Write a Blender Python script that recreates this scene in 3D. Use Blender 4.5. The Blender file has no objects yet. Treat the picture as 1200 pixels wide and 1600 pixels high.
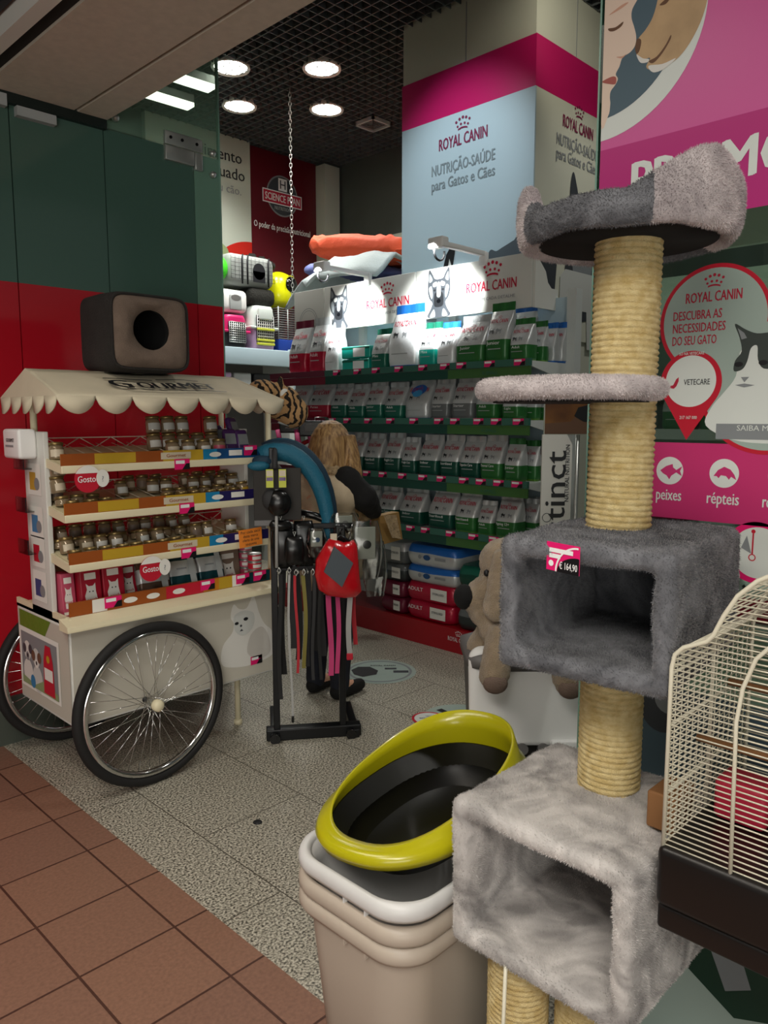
import bpy, bmesh, math, random
from mathutils import Vector, Matrix, noise
random.seed(7)
SC = bpy.context.scene
COL = SC.collection
PI = math.pi
def R(d): return math.radians(d)

# ------------------------------------------------------------------ camera
cd = bpy.data.cameras.new('camera'); cam = bpy.data.objects.new('camera', cd); COL.objects.link(cam)
cd.sensor_fit = 'VERTICAL'; cd.sensor_height = 36.0; cd.lens = 36.0*1203/1600; cd.clip_start = 0.05
cam.location = (0, 0, 1.5)
cam.rotation_euler = (R(90)-math.atan(150/1203), 0, R(44.4-90))
SC.camera = cam
# ------------------------------------------------------------------ world, light, exposure
SC.view_settings.view_transform = 'Standard'; SC.view_settings.look = 'None'
SC.view_settings.gamma = 1.0; SC.view_settings.exposure = 0.0
SC.view_settings.use_curve_mapping = False
w = bpy.data.worlds.new('world'); SC.world = w; w.use_nodes = True
w.node_tree.nodes['Background'].inputs[0].default_value = (.75, .85, .8, 1)
w.node_tree.nodes['Background'].inputs[1].default_value = 0.14
def area(name, loc, rot, size, sizey, power, col=(1, 1, 1), spread=180):
    l = bpy.data.lights.new(name, 'AREA'); l.shape = 'RECTANGLE'; l.size = size; l.size_y = sizey
    l.energy = power; l.color = col; l.spread = R(spread)
    o = bpy.data.objects.new(name, l); COL.objects.link(o); o.location = loc; o.rotation_euler = rot
    return o
# the mall corridor's own ceiling lamps, behind and beside the camera
area('mall_lamp', (0.05, 1.9, 2.93), (0, R(-8), 0), .5, 1.6, 15, (1, .92, .80), 130)
area('mall_lamp', (-0.8, 0.2, 2.93), (0, R(-12), 0), .6, 1.6, 25, (1, .94, .84), 130)
area('mall_lamp', (-1.0, -0.4, 2.93), (R(24), R(-30), 0), .7, 1.6, 32, (1, .95, .87), 130)
# soft fill light added behind the camera to brighten front faces and soffit
area('front_fill', (-4.2, -3.6, 1.1), (R(94), 0, R(44.4-90)), 4.5, 2.0, 135, (1, .97, .9))
SPOT_POWER = 210
DOWN_POWER = 13

# ------------------------------------------------------------------ materials
def lin(h):
    h = h.lstrip('#'); r = []
    for i in (0, 2, 4):
        c = int(h[i:i+2], 16)/255
        r.append(c/12.92 if c <= .04045 else ((c+.055)/1.055)**2.4)
    return tuple(r)+(1,)
MATS = {}
def mat(name, col, rough=.5, metal=0., spec=.5, n=None, bump=None, sheen=0, trans=0, alpha=1, emit=0, col2=None, coat=0):
    m = bpy.data.materials.new(name); m.use_nodes = True; nt = m.node_tree; N = nt.nodes; L = nt.links
    b = N['Principled BSDF']; c = lin(col)
    b.inputs['Base Color'].default_value = c; b.inputs['Roughness'].default_value = rough
    b.inputs['Metallic'].default_value = metal; b.inputs['Specular IOR Level'].default_value = spec
    if sheen: b.inputs['Sheen Weight'].default_value = sheen; b.inputs['Sheen Roughness'].default_value = .4
    if trans: b.inputs['Transmission Weight'].default_value = trans
    if alpha < 1: b.inputs['Alpha'].default_value = alpha
    if coat: b.inputs['Coat Weight'].default_value = coat; b.inputs['Coat Roughness'].default_value = .08
    if emit: b.inputs['Emission Color'].default_value = c; b.inputs['Emission Strength'].default_value = emit
    if n or bump:
        tc = N.new('ShaderNodeTexCoord')
    if n:
        sc, amt = n[:2]
        t = N.new('ShaderNodeTexNoise'); t.inputs['Scale'].default_value = sc; t.inputs['Detail'].default_value = 5
        if len(n) > 2: t.inputs['Distortion'].default_value = n[2]; t.inputs['Detail'].default_value = 2.5; t.inputs['Roughness'].default_value = .6
        L.new(tc.outputs['Object'], t.inputs['Vector'])
        rp = N.new('ShaderNodeValToRGB'); L.new(t.outputs['Fac'], rp.inputs['Fac'])
        rp.color_ramp.elements[0].position = .33; rp.color_ramp.elements[1].position = .67
        c2 = lin(col2) if col2 else tuple(x*(1-amt) for x in c[:3])+(1,)
        rp.color_ramp.elements[0].color = c2; rp.color_ramp.elements[1].color = c
        L.new(rp.outputs['Color'], b.inputs['Base Color'])
    if bump:
        t2 = N.new('ShaderNodeTexNoise'); t2.inputs['Scale'].default_value = bump[0]; t2.inputs['Detail'].default_value = 4
        L.new(tc.outputs['Object'], t2.inputs['Vector'])
        bp = N.new('ShaderNodeBump'); bp.inputs['Strength'].default_value = bump[1]; bp.inputs['Distance'].default_value = .01
        L.new(t2.outputs['Fac'], bp.inputs['Height']); L.new(bp.outputs['Normal'], b.inputs['Normal'])
    MATS[name] = m
    return m
def glassy(name, tint, refl=.5, rough=.02):
    """a thin clear sheet: tinted see-through with the reflection of a flat pane"""
    m = bpy.data.materials.new(name); m.use_nodes = True; nt = m.node_tree; N = nt.nodes; L = nt.links
    for x in list(N):
        if x.type != 'OUTPUT_MATERIAL': N.remove(x)
    out = N['Material Output']
    tr = N.new('ShaderNodeBsdfTransparent'); tr.inputs[0].default_value = lin(tint)
    gl = N.new('ShaderNodeBsdfGlossy'); gl.inputs['Roughness'].default_value = rough
    fr = N.new('ShaderNodeFresnel'); fr.inputs[0].default_value = 1.5
    mu = N.new('ShaderNodeMath'); mu.operation = 'MULTIPLY'; mu.inputs[1].default_value = refl; mu.use_clamp = True
    mx = N.new('ShaderNodeMixShader')
    L.new(fr.outputs[0], mu.inputs[0]); L.new(mu.outputs[0], mx.inputs[0]); L.new(tr.outputs[0], mx.inputs[1]); L.new(gl.outputs[0], mx.inputs[2])
    L.new(mx.outputs[0], out.inputs[0]); MATS[name] = m

# ------------------------------------------------------------------ mesh builder
_txt = {}
def text_geo(s, bold=0.012):
    k = (s, bold)
    if k not in _txt:
        cu = bpy.data.curves.new('t', 'FONT'); cu.body = s; cu.size = 1; cu.offset = bold; cu.resolution_u = 2
        o = bpy.data.objects.new('t', cu); COL.objects.link(o)
        dg = bpy.context.evaluated_depsgraph_get(); me = bpy.data.meshes.new_from_object(o.evaluated_get(dg))
        vs = [(v.co.x, v.co.y) for v in me.vertices]; fs = [tuple(p.vertices) for p in me.polygons]
        bpy.data.objects.remove(o); bpy.data.curves.remove(cu); bpy.data.meshes.remove(me)
        xs = [v[0] for v in vs] or [0]; x0, x1 = min(xs), max(xs)
        _txt[k] = ([(v[0]-(x0+x1)/2, v[1]) for v in vs], fs, x1-x0)
    return _txt[k]
def frame(o, r, u):
    r = Vector(r).normalized(); u = Vector(u).normalized(); n = r.cross(u)
    return Matrix(((r.x, u.x, n.x, o[0]), (r.y, u.y, n.y, o[1]), (r.z, u.z, n.z, o[2]), (0, 0, 0, 1)))
def PX(x, y, z): return frame((x, y, z), (0, -1, 0), (0, 0, 1))     # a face that looks towards -X
def PY(x, y, z): return frame((x, y, z), (1, 0, 0), (0, 0, 1))      # a face that looks towards -Y
def T(x, y, z): return Matrix.Translation((x, y, z))
def RZ(d): return Matrix.Rotation(R(d), 4, 'Z')
def RX(d): return Matrix.Rotation(R(d), 4, 'X')
def RY(d): return Matrix.Rotation(R(d), 4, 'Y')
I4 = Matrix.Identity(4)
class MB:
    def __init__(s): s.v = []; s.f = []; s.m = []; s.sm = []; s.names = []
    def mi(s, m):
        if m not in s.names: s.names.append(m)
        return s.names.index(m)
    def add(s, vs, fs, m, M=None, smooth=False):
        b = len(s.v)
        if M is None: s.v += [tuple(v) for v in vs]
        else: s.v += [tuple(M @ Vector(v)) for v in vs]
        k = s.mi(m)
        for f in fs: s.f.append(tuple(i+b for i in f)); s.m.append(k); s.sm.append(smooth)
    def box(s, x0, y0, z0, x1, y1, z1, m, M=None):
        vs = [(x0,y0,z0),(x1,y0,z0),(x1,y1,z0),(x0,y1,z0),(x0,y0,z1),(x1,y0,z1),(x1,y1,z1),(x0,y1,z1)]
        s.add(vs, [(3,2,1,0),(4,5,6,7),(0,1,5,4),(1,2,6,5),(2,3,7,6),(3,0,4,7)], m, M)
    def loft(s, rings, m, M=None, cap=(True, True), smooth=True, mf=None, cyc=False):
        n = len(rings[0]); vs = [p for r in rings for p in r]; b = len(s.v)
        s.add(vs, [], m, M)
        nr = len(rings)
        for i in range(nr if cyc else nr-1):
            i2 = (i+1) % nr
            k = s.mi(mf(i) if mf else m)
            for j in range(n):
                j2 = (j+1) % n
                s.f.append((b+i*n+j, b+i*n+j2, b+i2*n+j2, b+i2*n+j)); s.m.append(k); s.sm.append(smooth)
        if not cyc:
            if cap[0]: s.f.append(tuple(b+j for j in reversed(range(n)))); s.m.append(s.mi(mf(0) if mf else m)); s.sm.append(False)
            if cap[1]: s.f.append(tuple(b+(nr-1)*n+j for j in range(n))); s.m.append(s.mi(mf(nr-2) if mf else m)); s.sm.append(False)
    def rbox(s, x0, y0, z0, x1, y1, z1, m, r=.01, M=None, k=4):
        """a box with rounded edges"""
        r = min(r, (x1-x0)/2.01, (y1-y0)/2.01, (z1-z0)/2.01)
        rings = []
        steps = [(r*(1-math.sin(t*PI/2/3)), r*(1-math.cos(t*PI/2/3))) for t in range(4)]
        prof = [(a, b) for a, b in steps]
        def ring(ins, z):
            rr = max(r-ins, 1e-4) if ins < r else 1e-4
            pts = []
            for cx, cy, a0 in ((x1-r, y1-r, 0), (x0+r, y1-r, 90), (x0+r, y0+r, 180), (x1-r, y0+r, 270)):
                for q in range(k+1):
                    a = R(a0+90*q/k); pts.append((cx+rr*math.cos(a), cy+rr*math.sin(a), z))
            return pts
        for a, b in prof: pass
        for t in range(4):
            th = t*PI/6; rings.append(ring(r*(1-math.sin(th)), z0+r*(1-math.cos(th))))
        for t in range(3, -1, -1):
            th = t*PI/6; rings.append(ring(r*(1-math.sin(th)), z1-r*(1-math.cos(th))))
        s.loft(rings, m, M)
    def tube(s, pts, r, m, n=8, cyc=False, M=None, cap=True):
        P = [Vector(p) for p in pts]; rings = []; N = len(P); up = None
        for i, p in enumerate(P):
            if cyc: d = P[(i+1) % N]-P[i-1]
            else: d = P[min(i+1, N-1)]-P[max(i-1, 0)]
            d.normalize()
            if up is None:
                up = Vector((0, 0, 1)) if abs(d.z) < .9 else Vector((1, 0, 0))
            a = d.cross(up)
            if a.length < 1e-5: a = d.cross(Vector((0, 1, .1)))
            a.normalize(); b = a.cross(d); up = b
            rr = r[i] if isinstance(r, (list, tuple)) else r
            rings.append([tuple(p+a*(rr*math.cos(2*PI*j/n))+b*(rr*math.sin(2*PI*j/n))) for j in range(n)])
        s.loft([list(reversed(q)) for q in rings], m, M, cap=(cap, cap), cyc=cyc)
    def cyl(s, p0, p1, r, m, n=16, r1=None, M=None, smooth=True):
        s.tube([p0, p1], [r, r if r1 is None else r1], m, n, M=M)
    def lathe(s, prof, m, n=24, M=None, cap=(True, True), mf=None):
        s.loft([[(r*math.cos(2*PI*j/n), r*math.sin(2*PI*j/n), z) for j in range(n)] for r, z in prof], m, M, cap=cap, mf=mf)
    def ell(s, c, r, m, M=None, n=16, k=10):
        rings = []
        for i in range(k+1):
            t = -PI/2+PI*i/k; q = max(math.cos(t), 1e-3)
            rings.append([(c[0]+r[0]*q*math.cos(2*PI*j/n), c[1]+r[1]*q*math.sin(2*PI*j/n), c[2]+r[2]*math.sin(t)) for j in range(n)])
        s.loft(rings, m, M)
    def poly(s, pts, m, M=None, off=0., f=None):
        vs = [(p[0], p[1], off) for p in pts]
        if f: vs = [f(*v) for v in vs]
        s.add(vs, [tuple(range(len(vs)))], m, M)
    def disc(s, cx, cy, r, m, M=None, off=0., n=40, ry=None):
        s.poly([(cx+r*math.cos(2*PI*i/n), cy+(ry or r)*math.sin(2*PI*i/n)) for i in range(n)], m, M, off)
    def ring(s, cx, cy, r0, r1, m, M=None, off=0., n=48, a0=0, a1=360):
        vs = []; fs = []
        k = n if a1-a0 >= 360 else n+1
        for i in range(k):
            a = R(a0+(a1-a0)*i/n); vs += [(cx+r0*math.cos(a), cy+r0*math.sin(a), off), (cx+r1*math.cos(a), cy+r1*math.sin(a), off)]
        for i in range(n):
            j = (i+1) % k; fs.append((2*i, 2*i+1, 2*j+1, 2*j))
        s.add(vs, fs, m, M)
    def rect(s, x0, y0, x1, y1, m, M=None, off=0.): s.poly([(x0, y0), (x1, y0), (x1, y1), (x0, y1)], m, M, off)
    def prism(s, pts, z0, z1, m, M=None):
        n = len(pts); vs = [(p[0], p[1], z0) for p in pts]+[(p[0], p[1], z1) for p in pts]
        fs = [tuple(reversed(range(n))), tuple(range(n, 2*n))]+[(i, (i+1) % n, n+(i+1) % n, n+i) for i in range(n)]
        s.add(vs, fs, m, M)
    def text(s, t, m, M=None, h=.02, w=None, x=0, y=0, off=.0006, bold=.012, f=None, align='c', fat=0):
        """flat lettering: cap height h*0.7, optional total width w"""
        if not fat and bold: fat = bold*.8
        bold = 0
        for q in ((-1, 1) if fat else ()): s.text(t, m, M, h, w, x+q*fat*h, y+.3*q*fat*h, off+.0002*(q+2), 0, f, align)
        vs, fs, W = text_geo(t, 0); sx = h if w is None else w/max(W, 1e-6)
        ox = x if align == 'c' else x+W*sx/2
        p = [(ox+a*sx, y+b*h, off) for a, b in vs]
        if f: p = [f(*q) for q in p]
        s.add(p, fs, m, M)
    def crown(s, m, M=None, x=0, y=0, w=.05, off=.0006, f=None):
        def put(pts):
            v = [(x+a*w, y+b*w, off) for a, b in pts]
            if f: v = [f(*q) for q in v]
            s.add(v, [tuple(range(len(v)))], m, M)
        for a, b, r in ((-.42, .36, .07), (-.21, .47, .075), (0, .52, .08), (.21, .47, .075), (.42, .36, .07), (-.33, .14, .06), (-.12, .22, .065), (.12, .22, .065), (.33, .14, .06)):
            put([(a+r*math.cos(i*PI/4), b+r*math.sin(i*PI/4)) for i in range(8)])
        up = [(-.3+.1*i, .02+.06*(1-(i/3-1)**2)) for i in range(7)]
        put([(-.3+.1*i, -.06+.06*(1-(i/3-1)**2)) for i in range(7)]+up[::-1])
    def build(s, name, parent=None, local=False, kind=None, noiseamt=None):
        me = bpy.data.meshes.new(name); off = Vector((0, 0, 0))
        if parent is not None and not local:
            p = parent
            while p is not None: off += Vector(p.location); p = p.parent
        me.from_pydata([tuple(Vector(v)-off) for v in s.v], [], s.f)
        for n in s.names: me.materials.append(MATS[n])
        me.polygons.foreach_set('material_index', s.m); me.polygons.foreach_set('use_smooth', s.sm)
        me.update()
        o = bpy.data.objects.new(name, me); COL.objects.link(o); o.parent = parent
        if kind: o['kind'] = kind
        return o
def sm(pts, k=4):
    """round a closed outline"""
    n = len(pts); out = []
    for i in range(n):
        p0, p1, p2, p3 = pts[i-1], pts[i], pts[(i+1) % n], pts[(i+2) % n]
        for j in range(k):
            t = j/k; out.append(tuple(.5*(2*b+(c-a)*t+(2*a-5*b+4*c-d)*t*t+(3*b-a-3*c+d)*t**3) for a, b, c, d in zip(p0, p1, p2, p3)))
    return out
def tag(o, label, cat, group=None, kind=None):
    o['label'] = label; o['category'] = cat
    if group: o['group'] = group
    if kind: o['kind'] = kind
    return o
def thing(name, label, cat, loc=(0, 0, 0), rz=0, group=None):
    o = bpy.data.objects.new(name, None); COL.objects.link(o); o.location = loc; o.rotation_euler = (0, 0, R(rz))
    o.empty_display_size = .05
    return tag(o, label, cat, group)
def struct(mb, name): return mb.build(name, kind='structure')
def soft(mb, name, parent, matname, voxel=.008, amp=.002, freq=60, smooth=4, local=False, amp2=0, freq2=15):
    """weld the overlapping volumes of mb into one continuous soft surface and roughen it"""
    t = mb.build('tmp'); md = t.modifiers.new('r', 'REMESH'); md.mode = 'VOXEL'; md.voxel_size = voxel; md.use_smooth_shade = True
    if smooth:
        ms = t.modifiers.new('s', 'SMOOTH'); ms.iterations = smooth; ms.factor = .5
    dg = bpy.context.evaluated_depsgraph_get(); me = bpy.data.meshes.new_from_object(t.evaluated_get(dg))
    bpy.data.objects.remove(t)
    off = Vector((0, 0, 0)); p = parent if not local else None
    while p is not None: off += Vector(p.location); p = p.parent
    co = []
    for v in me.vertices:
        c = v.co.copy(); d = amp*noise.noise(c*freq)+amp*.6*noise.noise(c*freq*2.3)+amp2*noise.noise(c*freq2)
        co.append(c+v.normal*d-off)
    for v, c in zip(me.vertices, co): v.co = c
    me.materials.clear(); me.materials.append(MATS[matname])
    for p in me.polygons: p.use_smooth = True; p.material_index = 0
    me.name = name
    o = bpy.data.objects.new(name, me); COL.objects.link(o); o.parent = parent
    return o
def pile(o, density, length, base=.0008, lean=(0, 0, -.35), seed=5):
    """short plush fibres standing on the surface, part of the same mesh"""
    me = o.data; rg = random.Random(seed); nv = len(me.vertices); vs = [tuple(v.co) for v in me.vertices]; fs = [tuple(p.vertices) for p in me.polygons]; mi = [p.material_index for p in me.polygons]; nf = len(fs)
    ln = Vector(lean)
    for p in list(me.polygons):
        n = p.area*density; k = int(n)+(1 if rg.random() < n-int(n) else 0)
        if not k: continue
        c = [me.vertices[i].co for i in p.vertices]; N = p.normal; t = (c[1]-c[0]).normalized(); b = N.cross(t)
        for _ in range(k):
            u, v = rg.random(), rg.random(); q = (c[0]*(1-u)+c[1]*u)*(1-v)+(c[-1]*(1-u)+c[min(2, len(c)-1)]*u)*v
            g = noise.noise_vector(q*14)*.9; a = rg.uniform(0, 2*PI); w_ = (t*math.cos(a)+b*math.sin(a))*base
            d = (N*.8+ln*.5+g+Vector((rg.uniform(-.5, .5), rg.uniform(-.5, .5), rg.uniform(-.5, .5)))).normalized()
            if d.dot(N) < .15: d = (d+N*.5).normalized()
            tip = q+d*length*rg.uniform(.6, 1.2); i0 = len(vs); vs += [tuple(q-w_-N*.001), tuple(q+w_-N*.001), tuple(tip)]; fs.append((i0, i0+1, i0+2)); mi.append(p.material_index)
    m2 = bpy.data.meshes.new(me.name); m2.from_pydata(vs, [], fs)
    for m_ in me.materials: m2.materials.append(m_)
    m2.polygons.foreach_set('material_index', mi); m2.polygons.foreach_set('use_smooth', [i < nf for i in range(len(fs))]); m2.update(); o.data = m2
    return o
def cap(mb, p0, p1, r0, r1, m='x', n=14):
    """a tapered limb with rounded ends"""
    a = Vector(p0); b = Vector(p1); d = (b-a); L = d.length; d.normalize()
    pts = []; rs = []
    for t in (90, 60, 30): pts.append(a-d*(r0*math.sin(R(t)))); rs.append(max(r0*math.cos(R(t)), r0*.05))
    pts.append(a); rs.append(r0); pts.append(b); rs.append(r1)
    for t in (30, 60, 90): pts.append(b+d*(r1*math.sin(R(t)))); rs.append(max(r1*math.cos(R(t)), r1*.05))
    mb.tube(pts, rs, m, n)
ORD = ['first','second','third','fourth','fifth','sixth','seventh','eighth','ninth','tenth','eleventh','twelfth','thirteenth','fourteenth','fifteenth','sixteenth','seventeenth','eighteenth','nineteenth','twentieth']
mat('x', '808080')
# ------------------------------------------------------------------ palette
mat('white_paint', 'd8d8d2', .5); mat('white_plastic', 'efefee', .35); mat('offwhite', 'c2bdb0', .5)
mat('cream', 'e3d9b8', .45); mat('cream_board', 'd6cba6', .6)
mat('black_plastic', '0c0c0d', .25); mat('basin_black', '060606', .42, spec=.25); mat('black_matt', '101011', .7); mat('charcoal', '2b2b2d', .7)
mat('dark_metal', '17181a', .35, .4); mat('chrome', 'd8d8d8', .12, 1); mat('steel', 'c4c6c2', .32, .75)
mat('rubber', '141313', .75); mat('grey_plastic', '6c6a6a', .45); mat('light_grey', 'a9adad', .5)
mat('soffit', 'd6cab9', .85, n=(30, .1)); mat('soffit_gap', '1d1c1b', .8); mat('strip_metal', 'efece4', .4)
mat('mall_dark', '24242c', .6); mat('ceil_void', '060707', .95); mat('ceil_grid', '565b5c', .5)
mat('wall_dark', '4b524d', .8, n=(3, .15)); mat('wall_pale', 'b9bfb2', .7)
mat('pillar_white', 'd3d6cc', .45); mat('pillar_blue', 'b6c9d2', .4); mat('pillar_cream', 'cfd0c0', .45)
mat('magenta', 'c41a63', .3); mat('logo_wine', '7d1746', .5); mat('logo_grey', '7e8a90', .5); mat('logo_red', 'bf1238', .4)
mat('red_glass', 'b51a28', .12, spec=.6); mat('green_glass', '4a675d', .1, spec=.6); mat('edge_green', '7fa596', .2)
mat('edge_dark', '14201e', .4); mat('plinth_grey', '4a5048', .6)
mat('price_pink', 'e2196d', .4); mat('tag_white', 'ededed', .4); mat('tag_black', '121114', .4)
mat('lip_green', '37685a', .35); mat('band_green', '16463a', .4); mat('band_lime', '3f6a35', .4); mat('lip_wine', '6b2136', .4); mat('band_wine', '7a1730', .4)
mat('shelf_white', 'cfd4d2', .45); mat('back_blue', 'b5cbd6', .5); mat('base_red', 'a3101f', .35)
for k, c in dict(foil='c9cccd').items(): mat(k, c, .32, .35, bump=(25, .35))
mat('foil_bright', 'e4e6e8', .3, .15, bump=(25, .3))
for k, c in dict(p_red='b11235', p_maroon='6d1a33', p_green='1a6350', p_dgreen='12493b', p_lime='5a8a2c', p_limed='2d6b34', p_blue='2266b8', p_lblue='49a3dc', p_teal='18a898', p_grey='6b6f70', p_darkgrey='33393a', p_orange='d76f1c', p_purple='4b2a63').items():
    mat(k, c, .3, .1, bump=(30, .2))
mat('ink', '26282c', .5); mat('ink_red', 'b3203c', .5); mat('paper', 'e8e6df', .6); mat('ink_grey', '8b8f92', .5)
mat('fur_dark', '74757a', .95, n=(9, .45, 1.6), sheen=.4, col2='3f4045')
mat('fur_light', 'cfcac7', .95, n=(7.5, .35, 1.8), sheen=.4, col2='8a8684')
mat('fur_flap', 'd2c9c9', .95, n=(10, .3, 1.2), sheen=.4, col2='9b9294')
mat('sisal', 'e3cf9a', .85, n=(60, .25), bump=(500, .6), col2='c9ae72')
mat('felt_black', '0a0a0b', .95)
mat('lime_plastic', 'b3ac0f', .28, coat=.3); mat('beige_plastic', 'b7aa9c', .4); mat('bin_white', 'd4d3d2', .35)
mat('cage_wire', 'd9d4c0', .4); mat('tray_black', '151110', .35)
mat('plush_tan', 'b49f84', .95, n=(20, .3), bump=(260, .9), sheen=.4); mat('plush_pad', '7a675c', .9, bump=(200, .5))
mat('canvas', 'd8cdb4', .85, n=(8, .08), bump=(600, .3)); mat('bed_brown', '77665a', .95, n=(18, .2), bump=(200, .5)); mat('bed_dark', '2e2a28', .95, n=(15, .3), bump=(150, .5))
mat('amber', 'd18a1e', .35, n=(5, .4), col2='8d4512'); mat('gold', 'bd9a2a', .35); mat('label_brown', '9a4f1c', .4)
mat('label_blue', '15497e', .35); mat('label_teal', '1b7fae', .35); mat('label_navy', '231c55', .35)
mat('jar_glass', '8f7d63', .1, .2, .6); mat('jar_lid', '8d784c', .35, .7); mat('jar_label', 'cfc2ab', .5); mat('jar_food', '6d4a30', .5)
mat('box_red', 'a3132c', .4); mat('box_pink', 'b84a63', .4); mat('pouch_brown', '5a4336', .3, .2); mat('pouch_teal', '0f3d44', .28, .2); mat('taupe', '7d6a5c', .5)
mat('note_orange', 'f08a2c', .7); mat('sign_red', 'c01d33', .4)
mat('orange_cloth', 'e2532a', .8, bump=(18, .6)); mat('fleece_white', 'c9d6d8', .95, bump=(60, .5)); mat('cloth_blue', '6a74b0', .9)
mat('carrier_pink', 'd9256f', .35); mat('carrier_white', 'd9e3de', .35); mat('carrier_lilac', 'b79ac0', .4); mat('carrier_dark', '17191f', .5); mat('carrier_blue', '1c3f9a', .4)
mat('capsule_yellow', 'e3e60f', .25, coat=.4); mat('bubble', '0c0d10', .05, coat=.6); mat('mesh_grey', '9da3a0', .8); mat('ball_green', '46d32a', .4); mat('fluff_dark', '23231f', .95, bump=(60, .8))
mat('hair', 'b5915f', .55, n=(40, .5), col2='6b4a2a'); mat('skin', 'd2a084', .55); mat('vest', 'd6c2a4', .9, n=(12, .15), bump=(120, .3)); mat('coat_black', '0b0a0a', .9); mat('trousers', '1c1f2a', .9); mat('fur_tan', 'bca27c', .95, n=(40, .4), bump=(90, .9)); mat('kraft', '8d6d3a', .7); mat('lip', 'a85a52', .5)
mat('tiger', 'b99163', .95, bump=(120, .6)); mat('tiger_dark', '1f1610', .95)
mat('teal_cloth', '11607a', .6, bump=(120, .3)); mat('teal_dark', '123246', .7); mat('board_dark', '2c2926', .7); mat('tag_lime', 'c6cc45', .5)
mat('bag_red', 'c1101d', .2, coat=.4, bump=(22, .5)); mat('slate', '4c545b', .8); mat('lead_pink', 'c23a72', .7); mat('lead_red', 'b3242f', .7); mat('lead_olive', '7d7434', .7); mat('lead_grey', 'a8a8a6', .6)
mat('decal_grey', '9fb0a8', .35); mat('decal_white', 'd7ddd8', .4); mat('decal_dark', '3a423f', .5); mat('decal_green', '1c3a2c', .5); mat('pale_face', 'e4cdbb', .5); mat('face_shade', 'cf9f88', .5); mat('dog_fur', 'c6a780', .6, n=(14, .22)); mat('dog_dark', '6a4c38', .6); mat('slate_blue', '4f6470', .5); mat('strip_pink', 'c43470', .35); mat('promo_light', 'cf5a9a', .3); mat('promo_dark', 'b52a78', .3)
mat('photo_dark', '3c4046', .5); mat('photo_mid', '83888b', .5); mat('photo_light', 'c8cac6', .5); mat('photo_black', '16181c', .5)
mat('maroon_panel', '5b0f1c', .35); mat('arc_red', 'c22216', .4); mat('arc_orange', 'e0641f', .4); mat('olive_bag', '8a9a6d', .6); mat('cat_white', 'dcdad4', .5); mat('cat_grey', 'c6c2bb', .5)
mat('sunset', 'c98a3c', .5, n=(2, .5), col2='5a3418'); mat('cardboard', '8a5f38', .8)
mat('lamp_white', 'fff8ea', .5, emit=14); mat('tube_reflection', 'fbffe9', .5, emit=5); mat('lamp_face', 'ffffff', .5, emit=25)
mat('vinyl_clear_grey', 'b9c0bb', .5)
glassy('pane', 'dfeee6', .9); glassy('pane_green', 'cfe4d8', 1.3); glassy('clear_bag', 'd9d9d4', 2.6, .15); glassy('clear_clip', 'dcdcd8', 1.2, .05)
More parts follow.
